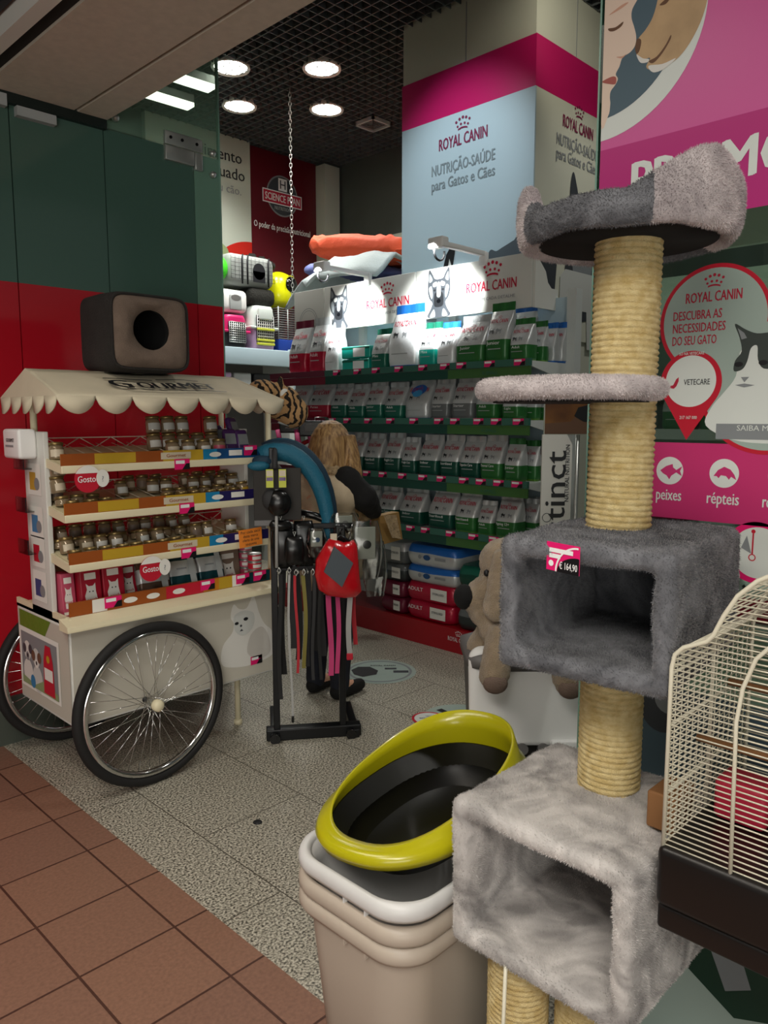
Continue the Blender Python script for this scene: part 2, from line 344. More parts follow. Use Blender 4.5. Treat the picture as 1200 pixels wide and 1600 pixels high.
def floor_mats():
    def nodes(name):
        m = bpy.data.materials.new(name); m.use_nodes = True; MATS[name] = m
        nt = m.node_tree; return nt.nodes, nt.links, nt.nodes['Principled BSDF']
    N, L, b = nodes('granite')
    g = N.new('ShaderNodeNewGeometry'); 
    v1 = N.new('ShaderNodeTexNoise'); v1.inputs['Scale'].default_value = 130; v1.inputs['Detail'].default_value = 3; L.new(g.outputs['Position'], v1.inputs['Vector'])
    r1 = N.new('ShaderNodeValToRGB'); L.new(v1.outputs['Fac'], r1.inputs['Fac'])
    e = r1.color_ramp.elements; e[0].position = .36; e[0].color = lin('37352f'); e[1].position = .62; e[1].color = lin('c9c4b4')
    x = e.new(.47); x.color = lin('8f8a7c')
    mp = N.new('ShaderNodeMapping'); mp.inputs['Location'].default_value = (-1.40, -.03, 0); L.new(g.outputs['Position'], mp.inputs['Vector'])
    br = N.new('ShaderNodeTexBrick'); br.offset = .5; br.inputs['Scale'].default_value = 1; br.inputs['Brick Width'].default_value = .90; br.inputs['Row Height'].default_value = .45
    br.inputs['Mortar Size'].default_value = .0025; br.inputs['Mortar Smooth'].default_value = .3
    sw = N.new('ShaderNodeSeparateXYZ'); cb = N.new('ShaderNodeCombineXYZ'); L.new(mp.outputs[0], sw.inputs[0]); L.new(sw.outputs['Y'], cb.inputs['X']); L.new(sw.outputs['X'], cb.inputs['Y']); L.new(cb.outputs[0], br.inputs['Vector'])
    mx = N.new('ShaderNodeMixRGB'); mx.blend_type = 'MIX'; L.new(br.outputs['Fac'], mx.inputs[0]); L.new(r1.outputs[0], mx.inputs[1]); mx.inputs[2].default_value = lin('4b463c')
    L.new(mx.outputs[0], b.inputs['Base Color']); b.inputs['Roughness'].default_value = .42
    N, L, b = nodes('terracotta')
    g = N.new('ShaderNodeNewGeometry'); mp = N.new('ShaderNodeMapping'); mp.inputs['Location'].default_value = (-.785, -1.918, 0); L.new(g.outputs['Position'], mp.inputs['Vector'])
    br = N.new('ShaderNodeTexBrick'); br.offset = 0; br.inputs['Scale'].default_value = 1; br.inputs['Brick Width'].default_value = .288; br.inputs['Row Height'].default_value = .288
    br.inputs['Mortar Size'].default_value = .004; br.inputs['Mortar Smooth'].default_value = .2; br.inputs['Bias'].default_value = 0
    br.inputs['Color1'].default_value = lin('8b6653'); br.inputs['Color2'].default_value = lin('836050'); br.inputs['Mortar'].default_value = lin('4a2d23')
    L.new(mp.outputs[0], br.inputs['Vector'])
    nz = N.new('ShaderNodeTexNoise'); nz.inputs['Scale'].default_value = 90; L.new(g.outputs['Position'], nz.inputs['Vector'])
    mx = N.new('ShaderNodeMixRGB'); mx.blend_type = 'OVERLAY'; mx.inputs[0].default_value = .35; L.new(br.outputs['Color'], mx.inputs[1]); L.new(nz.outputs['Fac'], mx.inputs[2])
    L.new(mx.outputs[0], b.inputs['Base Color']); b.inputs['Roughness'].default_value = .5
    bp = N.new('ShaderNodeBump'); bp.inputs['Strength'].default_value = .4; bp.inputs['Distance'].default_value = .004; bp.invert = True
    L.new(br.outputs['Fac'], bp.inputs['Height']); L.new(bp.outputs[0], b.inputs['Normal'])
floor_mats()

def streaks(name, sx, sz):
    nt = MATS[name].node_tree; t = [x for x in nt.nodes if x.type == 'TEX_NOISE'][0]; tc = [x for x in nt.nodes if x.type == 'TEX_COORD'][0]
    mp = nt.nodes.new('ShaderNodeMapping'); mp.inputs['Scale'].default_value = (sx, sx, sz); nt.links.new(tc.outputs['Object'], mp.inputs['Vector']); nt.links.new(mp.outputs[0], t.inputs['Vector']); t.inputs['Scale'].default_value = 1
streaks('hair', 75, 7)

m_ = bpy.data.materials.new('haze_green'); m_.use_nodes = True; nt_ = m_.node_tree; b_ = nt_.nodes['Principled BSDF']; b_.inputs['Base Color'].default_value = lin('8fb39f'); b_.inputs['Roughness'].default_value = .08  # pale haze of reflected light on the transom, mixed into its colour
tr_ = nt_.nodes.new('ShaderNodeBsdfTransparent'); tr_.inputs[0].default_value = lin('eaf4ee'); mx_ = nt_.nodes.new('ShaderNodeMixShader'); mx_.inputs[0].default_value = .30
nt_.links.new(tr_.outputs[0], mx_.inputs[1]); nt_.links.new(b_.outputs[0], mx_.inputs[2]); nt_.links.new(mx_.outputs[0], nt_.nodes['Material Output'].inputs[0]); MATS['haze_green'] = m_
mat('green_pale', '6f9382', .12, spec=.6)
# ------------------------------------------------------------------ the setting
ZC = 4.13
m = MB(); m.box(-5, -5, -.1, 1.185, 8, 0, 'terracotta'); struct(m, 'floor_mall')
m = MB(); m.box(1.185, -5, -.1, 9, 8, .0, 'granite'); struct(m, 'floor')
# the shopfront's lintel: soffit with a shadow gap, lit metal strip and the dark mall ceiling
m = MB(); m.box(1.275, -4, 2.878, 1.655, 3.6, 3.3, 'soffit'); m.box(1.672, -4, 2.876, 1.812, 3.6, 3.3, 'soffit'); m.box(1.655, -4, 2.9, 1.672, 3.6, 3.3, 'soffit_gap'); struct(m, 'trim_1')
m = MB(); m.box(1.222, -4, 2.89, 1.275, 8, 3.3, 'soffit_gap'); struct(m, 'trim_2')
m = MB(); m.box(1.168, -4, 2.878, 1.222, 8, 3.3, 'strip_metal'); struct(m, 'trim_3')
m = MB(); m.box(-5, -5, 2.98, 1.168, 8, 3.3, 'mall_dark')
for x in (1.13, .98, .8): m.box(x, -5, 2.94, x+.025, 8, 2.98, 'mall_dark')
struct(m, 'ceiling_mall')
m = MB(); m.box(1.64, -4, 3.3, 1.812, 8, ZC+.3, 'soffit'); struct(m, 'wall_lintel')
# open-cell ceiling of the shop: dark void and a real lattice of blades
m = MB(); m.box(1.812, -4, ZC+.35, 9, 8, ZC+.4, 'ceil_void'); struct(m, 'ceiling_void')
m = MB(); PT = .084
for i in range(int((6.1-1.82)/PT)+1):
    x = 1.82+i*PT; m.box(x, -1, ZC, x+.006, 6.5, ZC+.05, 'ceil_grid')
for i in range(int(7.5/PT)+1):
    y = -1+i*PT; m.box(1.82, y, ZC+.001, 6.1, y+.006, ZC+.049, 'ceil_grid')
struct(m, 'ceiling')
# left wall of the entrance: back-painted glass panels, red below and green above
m = MB()
for a, b in ((.2, .93), (.936, 1.374), (1.379, 1.802), (1.807, 2.288), (2.293, 2.446)):
    m.box(a, 3.62, .22, b, 3.635, 2.087, 'red_glass'); m.box(a, 3.62, 2.087, b, 3.635, 2.846, 'green_pale' if a > 2.2 else 'green_glass')
m.box(.2, 3.636, .22, 2.44, 3.66, 2.846, 'charcoal')
struct(m, 'wall_left')
m = MB(); m.box(2.446, 3.62, .22, 2.455, 3.64, 3.9, 'edge_green'); struct(m, 'trim_4')
m = MB(); m.box(-.5, 3.6, 0, 2.44, 3.66, .22, 'plinth_grey'); struct(m, 'baseboard_left')
m = MB(); m.box(1.812, 3.622, 2.852, 2.446, 3.634, 3.9, 'haze_green'); struct(m, 'window_2')
m = MB(); m.box(1.275, 3.59, 2.835, 1.81, 3.62, 2.878, 'edge_dark'); struct(m, 'trim_5')
m = MB(); m.box(1.40, 3.585, 2.79, 1.57, 3.62, 2.83, 'light_grey'); m.box(1.27, 3.585, 2.815, 1.36, 3.62, 2.865, 'light_grey')
tag(m.build('door_closer_plate'), 'flat grey metal plates under the soffit at the top of the green wall', 'plate')
hg = thing('patch_fitting', 'silver patch hinge screwed across two green glass panes', 'fitting', (2.228, 3.61, 2.85))
m = MB(); m.rbox(2.12, 3.6, 2.85, 2.335, 3.622, 2.915, 'steel', .004); m.build('upper_plate', hg)
m = MB(); m.rbox(2.12, 3.6, 2.775, 2.285, 3.622, 2.846, 'steel', .004); m.build('lower_plate', hg)
m = MB(); m.rbox(2.29, 3.6, 2.76, 2.335, 3.622, 2.846, 'steel', .004); m.build('corner_plate', hg)
for x in (2.15, 2.215, 2.3):
    m = MB(); m.cyl((x, 3.601, 2.885), (x, 3.596, 2.885), .008, 'dark_metal'); m.build('screw', hg)
for k, (x, z, lb) in enumerate(((1.865, 2.905, 'small round steel stud in the glass just below the soffit corner'), (2.40, 2.865, 'upper of two steel studs stacked by the glass edge'), (2.40, 2.76, 'lower of two steel studs stacked by the glass edge'))):
    m = MB(); m.lathe([(.016, 0), (.018, .012), (.012, .024), (.002, .027)], 'steel', 18, frame((x, 3.62, z), (1, 0, 0), (0, 0, 1)))
    tag(m.build('glass_stud'), lb, 'stud', 'steel studs in the glass wall')
# lamp reflections in the transom, put in as glowing strips behind the glass
for k, (a, b, lb) in enumerate((((3.20, 5.82), (3.66, 5.80), 'lower glowing strip behind the transom glass, imitating a lamp reflection'), ((3.216, 5.40), (3.585, 5.38), 'upper glowing strip behind the transom glass, imitating a lamp reflection'))):
    m = MB(); d = Vector((b[0]-a[0], b[1]-a[1], 0)); d.normalize(); n = Vector((-d.y, d.x, 0))*.055
    P = [(a[0]-n.x, a[1]-n.y), (b[0]-n.x, b[1]-n.y), (b[0]+n.x, b[1]+n.y), (a[0]+n.x, a[1]+n.y)]
    m.prism(P, 4.0, 4.03, 'tube_reflection'); m.prism([(p[0]*1.0, p[1]) for p in P], 4.03, 4.09, 'light_grey')
    tag(m.build('reflected_strip'), lb, 'ceiling light', 'glowing strips imitating reflections in the transom')
# far walls
m = MB(); m.box(1.64, 6.5, 0, 9, 6.6, ZC+.4, 'wall_dark'); struct(m, 'wall_far')
m = MB(); m.box(5.8, -4, 0, 5.9, 6.5, ZC+.4, 'wall_dark'); struct(m, 'wall_back')
m = MB(); m.box(5.76, 3.9, .0, 5.8, 6.5, 3.30, 'wall_pale'); struct(m, 'trim_6')
# graphic panels on the far wall
m = MB(); F = PY(5.1, 6.44, 3.6)
m.box(4.715, 6.44, 2.2, 5.55, 6.5, 4.115, 'maroon_panel')
m.disc(0, .11, .20, 'photo_mid', F, .002); m.disc(0, .11, .185, 'photo_dark', F, .003)
m.rect(-.05, .16, .06, .28, 'tag_white', F, .004); m.text('H', 'photo_dark', F, .12, x=.005, y=.18, off=.006)
m.rect(-.25, .02, .25, .15, 'tag_white', F, .0045); m.rect(-.24, .03, .24, .14, 'ink_red', F, .005); m.text('SCIENCE PLAN', 'tag_white', F, .1, w=.44, y=.05, off=.007); m.text('NUTRITION', 'light_grey', F, .05, w=.2, y=-.03, off=.005)
m.text('O poder da precisão nutricional', 'tag_white', F, .085, w=.72, y=-.235, off=.004)
tag(m.build('wall_panel'), 'dark maroon wall panel with round badge and white slogan', 'wall panel')
m = MB(); F = PY(4.4, 6.44, 3.6)
m.box(3.6, 6.44, 2.2, 4.71, 6.5, 4.14, 'wall_pale')
for t, y in (('alimento', .31), ('adequado', .155)): m.text(t, 'ink', F, .15, x=.27-.32, y=y, off=.004)
m.text('ao seu cão.', 'ink_grey', F, .11, x=-.05, y=.02, off=.004)
def fan(m, F, cx, cy, r0, r1, mt, off):
    m.ring(cx, cy, r0, r1, mt, F, off, 40, 90, 180)
fan(m, F, .31, -.95, .22, .55, 'arc_red', .003); fan(m, F, .31, -.95, .22, .36, 'arc_orange', .004)
m.poly([(-.4, -1), (.1, -1), (.12, -.72), (.02, -.5), (-.1, -.42), (-.4, -.45)], 'olive_bag', F, .005)
tag(m.build('wall_panel'), 'white wall panel with grey lettering and a red and orange arc', 'wall panel')
m = MB(); m.box(5.55, 6.3, 0, 5.76, 6.5, 4.1, 'wall_pale'); struct(m, 'trim_7')
# square air vent in the lattice
av = thing('air_vent', 'square metal air vent in the black lattice ceiling', 'vent', (5.17, 5.2, 4.11))
m = MB(); A = T(5.17, 5.2, 4.10) @ Matrix.Diagonal((.6, .6, 1, 1))
for k in range(4): m.box(-.2, -.2, 0, .2, -.165, .03, 'light_grey', A @ RZ(90*k))
m.build('frame', av)
m = MB()
for q in (.13, .09, .05):
    for k in range(4): m.box(-q, -q, .005, q, -q+.012, .03, 'grey_plastic', A @ RZ(90*k))
m.build('louvre', av)
# downlights
def downlight(x, y, lb, k=1.):
    t = thing('downlight', lb, 'ceiling light', (x, y, ZC), 0, 'round ceiling downlights')
    m = MB(); m.lathe([(.128, 0), (.145, -.006), (.15, .004), (.135, .06)], 'white_paint', 40, T(x, y, ZC), cap=(False, False)); m.build('bezel', t)
    m = MB(); m.disc(0, 0, .125, 'lamp_white', T(x, y, ZC+.004) @ RX(180)); m.build('lens', t)
    l = bpy.data.lights.new('downlight_lamp', 'SPOT'); l.energy = DOWN_POWER*4*k; l.spot_size = R(120); l.spot_blend = .8; l.shadow_soft_size = .12; l.color = (1, .98, .92)
    o = bpy.data.objects.new('downlight_lamp', l); COL.objects.link(o); o.parent = t; o.location = (0, 0, -.03)
for x, y, lb in ((3.64, 5.2, 'large round downlight half behind the edge of the green glass'), (4.12, 5.77, 'round downlight farthest to the left past the glass edge'), (4.14, 4.72, 'round downlight right of the hanging chain, nearer of two'), (4.69, 5.29, 'round downlight beside the air vent with cut off top'), (4.75, 1.9, 'round downlight shining on the right side of the white pillar'), (5.3, 4.65, 'round downlight half hidden by the pillar edge')):
    downlight(x, y, lb, 2.0 if y > 5.1 else 1.)
downlight(2.75, .9, 'added unseen downlight brightening the shelf behind the shop window', 1.6)  # extra downlight, added unseen to light the shelf behind the glass
# ceiling spotlight added out of view to brighten the pillar front
t = thing('ceiling_spotlight', 'added black ceiling spotlight out of view, brightening the printed pillar', 'ceiling light', (2.75, 3.25, ZC))
m = MB(); m.cyl((2.75, 3.25, ZC), (2.75, 3.25, ZC-.08), .012, 'dark_metal', 10); m.build('stem', t)
m = MB(); sd_ = (Vector((4.15, 3.35, 3.0))-Vector((2.75, 3.25, ZC-.1))).normalized(); a_ = Vector((2.75, 3.25, ZC-.1)); m.cyl(a_-sd_*.06, a_+sd_*.08, .05, 'dark_metal', 20); m.build('head', t)
def wash(t, a_, sd_, e, ang, c):
    l = bpy.data.lights.new('wash_lamp', 'SPOT'); l.energy = e; l.spot_size = R(ang); l.spot_blend = .9; l.shadow_soft_size = .04; l.color = c
    o = bpy.data.objects.new('wash_lamp', l); COL.objects.link(o); o.parent = t; o.location = a_+sd_*.1-Vector(t.location); o.rotation_euler = sd_.to_track_quat('-Z', 'Y').to_euler()
t2 = thing('ceiling_spotlight', 'round black ceiling spotlight turned towards the upper pillar corner', 'ceiling light', (3.7, 2.05, ZC))
m = MB(); m.cyl((3.7, 2.05, ZC), (3.7, 2.05, ZC-.08), .012, 'dark_metal', 10); m.build('stem', t2)
m = MB(); s2_ = (Vector((4.55, 2.79, 3.75))-Vector((3.7, 2.05, ZC-.1))).normalized(); b_ = Vector((3.7, 2.05, ZC-.1)); m.cyl(b_-s2_*.06, b_+s2_*.08, .05, 'dark_metal', 20); m.build('head', t2)
wash(t2, b_, s2_, 18, 75, (1, .93, .76))
l = bpy.data.lights.new('wash_lamp', 'SPOT'); l.energy = 80; l.spot_size = R(58); l.spot_blend = .9; l.shadow_soft_size = .04; l.color = (.84, .95, 1)
o = bpy.data.objects.new('wash_lamp', l); COL.objects.link(o); o.parent = t; o.location = a_+sd_*.1-Vector((2.75, 3.25, ZC)); o.rotation_euler = sd_.to_track_quat('-Z', 'Y').to_euler()
# chain
ch = MB(); zz = ZC-.02; k = 0
while zz > 2.50:
    M = T(4.18, 5.16, zz) @ RZ(45+90*(k % 2)) @ RX(90)
    ch.tube([(.010*math.cos(2*PI*i/10), .021*math.sin(2*PI*i/10), 0) for i in range(10)], .0032, 'steel', 5, cyc=True, M=M)
    zz -= .034; k += 1
tag(ch.build('hanging_chain'), 'thin silver chain hanging from the black lattice ceiling', 'chain')
# ------------------------------------------------------------------ clad pillar
X0, Y0, Y1 = 4.15, 2.79, 3.875
m = MB(); m.box(X0, Y0, 0, 4.95, Y1, ZC+.35, 'pillar_cream')
m.box(X0-.003, Y0+.53, 3.77, X0, Y0+.536, ZC, 'ink_grey'); m.box(4.6, Y0-.003, 3.77, 4.605, Y0, ZC, 'ink_grey')
struct(m, 'pillar')
pc = thing('pillar_cladding', 'tall printed advertising panels wrapped around the square pillar', 'advertising panel', (4.5, 3.3, 2.2))
def pet_shapes(m, F):
    pass
m = MB(); F = PX(X0-.012, (Y0+Y1)/2, 0)
m.box(X0-.012, Y0-.012, 2.0, X0, Y1, 3.47, 'pillar_blue'); m.box(X0-.0125, Y0-.012, 3.47, X0, Y1, 3.765, 'magenta')
m.text('ROYAL CANIN', 'logo_wine', F, .105, w=.40, y=3.262, off=.003, bold=.02); m.crown('logo_wine', F, 0, 3.362, .13, .003)
m.text('NUTRIÇÃO-SAÚDE', 'logo_grey', F, .098, w=.525, y=3.11, off=.003, bold=.02); m.text('para Gatos e Cães', 'logo_grey', F, .098, w=.525, y=3.015, off=.003, bold=.02)
# cat peeping over the display, drawn on the panel
cat = [(-.30, 2.3), (-.30, 2.52), (-.285, 2.585), (-.25, 2.575), (-.2, 2.55), (0, 2.0)]
m.poly(sm([(.23, 2.2), (.23, 2.46), (.222, 2.53), (.245, 2.56), (.285, 2.545), (.33, 2.56), (.40, 2.585), (.43, 2.60), (.46, 2.66), (.49, 2.70), (.505, 2.66), (.51, 2.58), (.515, 2.2)]), 'slate', F, .003)
m.poly([(-.17, 2.2), (-.16, 2.48), (-.13, 2.58), (-.09, 2.63), (-.05, 2.61), (-.07, 2.5), (-.04, 2.2)], 'photo_black', F, .003)
m.poly([(-.13, 2.2), (-.12, 2.45), (-.1, 2.55), (-.08, 2.5), (-.08, 2.2)], 'photo_light', F, .004)
m.build('front_panel', pc)
m = MB(); F = PY(0, Y0-.012, 0)
m.box(X0, Y0-.012, 2.0, 4.95, Y0, 3.47, 'pillar_cream'); m.box(X0, Y0-.0125, 3.47, 4.95, Y0, 3.765, 'magenta')
m.text('ROYAL CANIN', 'logo_wine', F, .105, w=.37, x=4.632, y=3.315, off=.003, bold=.02); m.crown('logo_wine', F, 4.64, 3.415, .12, .003)
m.text('NUTRIÇÃO-SAÚDE', 'ink_grey', F, .098, w=.50, x=4.63, y=3.195, off=.003, bold=.02); m.text('para Gatos e Cães', 'ink_grey', F, .098, w=.50, x=4.63, y=3.11, off=.003, bold=.02)
m.poly(sm([(4.53, 2.2), (4.55, 2.72), (4.555, 2.95), (4.575, 3.055), (4.60, 3.06), (4.635, 2.99), (4.67, 2.93), (4.74, 2.95), (4.81, 2.93), (4.85, 2.99), (4.89, 3.06), (4.92, 3.03), (4.93, 2.8), (4.93, 2.2)]), 'photo_dark', F, .003)
m.poly(sm([(4.62, 2.4), (4.64, 2.86), (4.70, 2.92), (4.78, 2.91), (4.83, 2.84), (4.84, 2.4)]), 'photo_mid', F, .004)
m.poly([(4.18, 2.05), (4.20, 2.5), (4.30, 2.52), (4.42, 2.5), (4.40, 2.3), (4.44, 2.05), (4.33, 2.02)], 'photo_dark', F, .004)
m.poly([(4.45, 1.95), (4.46, 2.4), (4.52, 2.45), (4.9, 2.45), (4.9, 1.95), (4.82, 1.95), (4.8, 2.2), (4.6, 2.2), (4.58, 1.95)], 'photo_light', F, .005)
m.build('side_panel', pc)
# cushions and blankets heaped on top of the shelving, left of the pillar
# ------------------------------------------------------------------ pet food shelving
su = thing('shelf_unit', 'long white and green shelf unit stocked with pet food bags', 'shelf unit', (3.95, 3.5, 0))
ZS = (1.81, 1.475, 1.115, .775); YR, YM, YL = 2.48, 4.22, 4.86
m = MB(); m.box(4.10, YR, .05, 4.135, YL, 2.2, 'back_blue'); m.build('back_panel', su)
m = MB(); m.box(3.72, 2.42, 0, 4.135, YL, .155, 'base_red'); F = PX(3.718, 2.98, 0); m.text('ROYAL CANIN', 'tag_white', F, .04, w=.17, y=.075, off=.002); m.crown('tag_white', F, 0, .115, .055, .002); m.build('base_board', su)
for y in (YR-.03, 3.35, 4.22, YL):
    m = MB(); m.box(4.07, y-.03, 0, 4.14, y+.03, 2.24, 'shelf_white'); m.build('upright', su)
m = MB(); m.box(4.14, 3.9, 0, 4.75, YL, 2.37, 'shelf_white'); m.build('rear_unit', su)
def shelf(z, k):
    m = MB(); m.box(3.72, YR, z-.022, 4.1, YL, z, 'shelf_white'); s = m.build('shelf', su)
    for y in (YR, 3.35, 4.22):
        m = MB(); m.prism([(3.72, z-.022), (4.1, z-.022), (4.1, z-.10), (4.02, z-.09), (3.72, z-.03)], 0, .012, 'shelf_white', Matrix(((1, 0, 0, 0), (0, 0, 1, y), (0, 1, 0, 0), (0, 0, 0, 1)))); m.build('bracket', s)
    m = MB(); m.box(3.70, YR, z-.028, 3.722, YM, z+.012, 'lip_green'); m.box(3.70, YM, z-.028, 3.722, YL, z+.012, 'lip_wine'); m.build('price_rail', s)
    m = MB(); m.box(3.706, 3.08, z-.085, 3.715, YM, z-.03, 'band_green'); m.box(3.706, YR, z-.085, 3.715, 3.08, z-.03, 'band_lime'); m.box(3.706, YM, z-.085, 3.715, YL, z-.03, 'band_wine')
    F = PX(3.704, 2.76, z-.07); m.text('X-SMALL', 'lip_green', F, .03, off=.001); m.build('category_strip', s)
    rr = random.Random(k); y = YR+.07
    while y < YM-.02:
        m = MB(); F = PX(3.699, y, z-.025); m.rect(-.038, 0, .038, .036, 'price_pink', F, 0); m.rect(-.034, .02, .015, .032, 'tag_white', F, .001); m.poly([(.0, 0), (.038, 0), (.038, .024), (.018, .02)], 'tag_black', F, .001)
        m.build('price_tag', s); y += rr.choice((.13, .155, .18, .21))
for k, z in enumerate(ZS): shelf(z, k)
def header(y0, y1, z0, z1, name, art):
    m = MB(); m.rbox(3.86, y0+.003, z0, 3.875, y1-.003, z1, 'white_paint', .003); F = PX(3.859, (y0+y1)/2, (z0+z1)/2); art(m, F); return m.build(name, su)
def dog_head(m, F, x, s, dark=True):
    A = F @ T(x, 0, 0) @ Matrix.Scale(s, 4)
    S_ = [(-.095, .02), (-.09, .085), (-.082, .15), (-.05, .115), (-.03, .088), (.03, .088), (.05, .115), (.082, .15), (.09, .085), (.095, .02), (.08, -.03), (.055, -.06), (.07, -.10), (.09, -.15), (-.09, -.15), (-.07, -.10), (-.055, -.06), (-.08, -.03)]
    m.poly(sm(S_, 3), 'photo_dark', A, .002)
    for q in (-1, 1):
        m.poly(sm([(q*.078, .125), (q*.08, .07), (q*.052, .085)]), 'photo_mid', A, .003); m.poly(sm([(q*.085, .03), (q*.06, .045), (q*.05, -.01), (q*.062, -.035)]), 'photo_mid', A, .003); m.poly(sm([(q*.02, .07), (q*.05, .06), (q*.045, .04), (q*.018, .045)]), 'photo_light', A, .003)
        m.disc(q*.034, .018, .010, 'photo_black', A, .004, 12, ry=.007); m.poly(sm([(q*.04, -.10), (q*.075, -.145), (q*.03, -.148)]), 'photo_mid', A, .003)
    m.poly(sm([(-.03, .0), (.03, .0), (.04, -.05), (.03, -.085), (-.03, -.085), (-.04, -.05)]), 'photo_black', A, .0032); m.poly(sm([(-.012, .06), (.012, .06), (.016, -.02), (-.016, -.02)]), 'photo_mid', A, .0036); m.disc(0, -.052, .017, 'bubble', A, .004, 14, ry=.013)
def art_a(m, F):
    dog_head(m, F, -.29, 1.0); m.text('ROYAL CANIN', 'logo_red', F, .085, w=.4, x=.2, y=-.045, off=.002, bold=.02); m.crown('logo_red', F, .2, .045, .13, .002); m.text('IDEAL EM CADA DETALHE', 'ink_grey', F, .025, w=.32, x=.2, y=-.09, off=.002)
def art_b(m, F):
    dog_head(m, F, -.25, 1.0); m.text('ROYAL CANIN', 'logo_red', F, .085, w=.37, x=.16, y=-.03, off=.002, bold=.02); m.crown('logo_red', F, .17, .06, .14, .002); m.text('IDEAL EM CADA DETALHE', 'ink_grey', F, .025, w=.34, x=.165, y=-.085, off=.002)
def art_c(m, F):
    m.ring(0, -.08, .085, .088, 'ink_grey', F, .002); m.ring(0, -.08, .10, .104, 'ink_grey', F, .002)
header(3.492, 4.40, 2.126, 2.438, 'header_board', art_a); header(2.585, 3.488, 2.126, 2.438, 'header_board', art_b); header(4.404, 4.75, 2.126, 2.438, 'header_board', art_c)
m = MB(); m.prism([(3.876, 2.126), (4.12, 2.126), (4.12, 2.25), (4.05, 2.25), (4.01, 2.28), (3.985, 2.34), (3.95, 2.37), (3.876, 2.43)], 0, .014, 'white_paint', Matrix(((1, 0, 0, 0), (0, 0, 1, 2.575), (0, 1, 0, 0), (0, 0, 0, 1)))); m.build('side_wing', su)
for y0 in (2.585, 3.492, 4.40):
    m = MB(); m.box(3.876, y0+.02, 2.14, 4.1, y0+.05, 2.16, 'light_grey'); m.build('header_foot', su)
# spotlights on arms over the header boards
def spot(y, lb, aim):
    t = thing('display_spotlight', lb, 'spotlight', (3.6, y, 2.45), 0, 'spotlights over the header boards')
    m = MB(); m.rbox(3.42, y-.02, 2.455, 3.86, y+.02, 2.485, 'white_plastic', .006); m.rbox(3.835, y-.025, 2.40, 3.872, y+.025, 2.48, 'white_plastic', .006); m.build('arm', t)
    m = MB(); m.rbox(3.40, y-.055, 2.44, 3.46, y+.055, 2.50, 'white_plastic', .01); m.build('lamp_head', t)
    m = MB(); m.tube([(3.44+.045*math.cos(a), y, 2.42+.045*math.sin(a)) for a in [R(q) for q in range(150, 400, 25)]], .007, 'black_plastic', 6); m.build('bracket_loop', t)
    l = bpy.data.lights.new('spot_lamp', 'SPOT'); l.energy = SPOT_POWER; l.spot_size = R(58); l.spot_blend = .6; l.shadow_soft_size = .03; l.color = (.96, 1, .98)
    o = bpy.data.objects.new('spot_lamp', l); COL.objects.link(o); o.parent = t; o.location = (3.37-3.6, 0, 2.44-2.45)
    d = Vector(aim)-Vector((3.37, y, 2.44)); o.rotation_euler = d.to_track_quat('-Z', 'Y').to_euler()
spot(3.93, 'white arm spotlight glaring on the left header board', (3.86, 4.03, 2.215)); spot(2.93, 'white arm spotlight glaring on the right header board', (3.86, 3.20, 2.23))
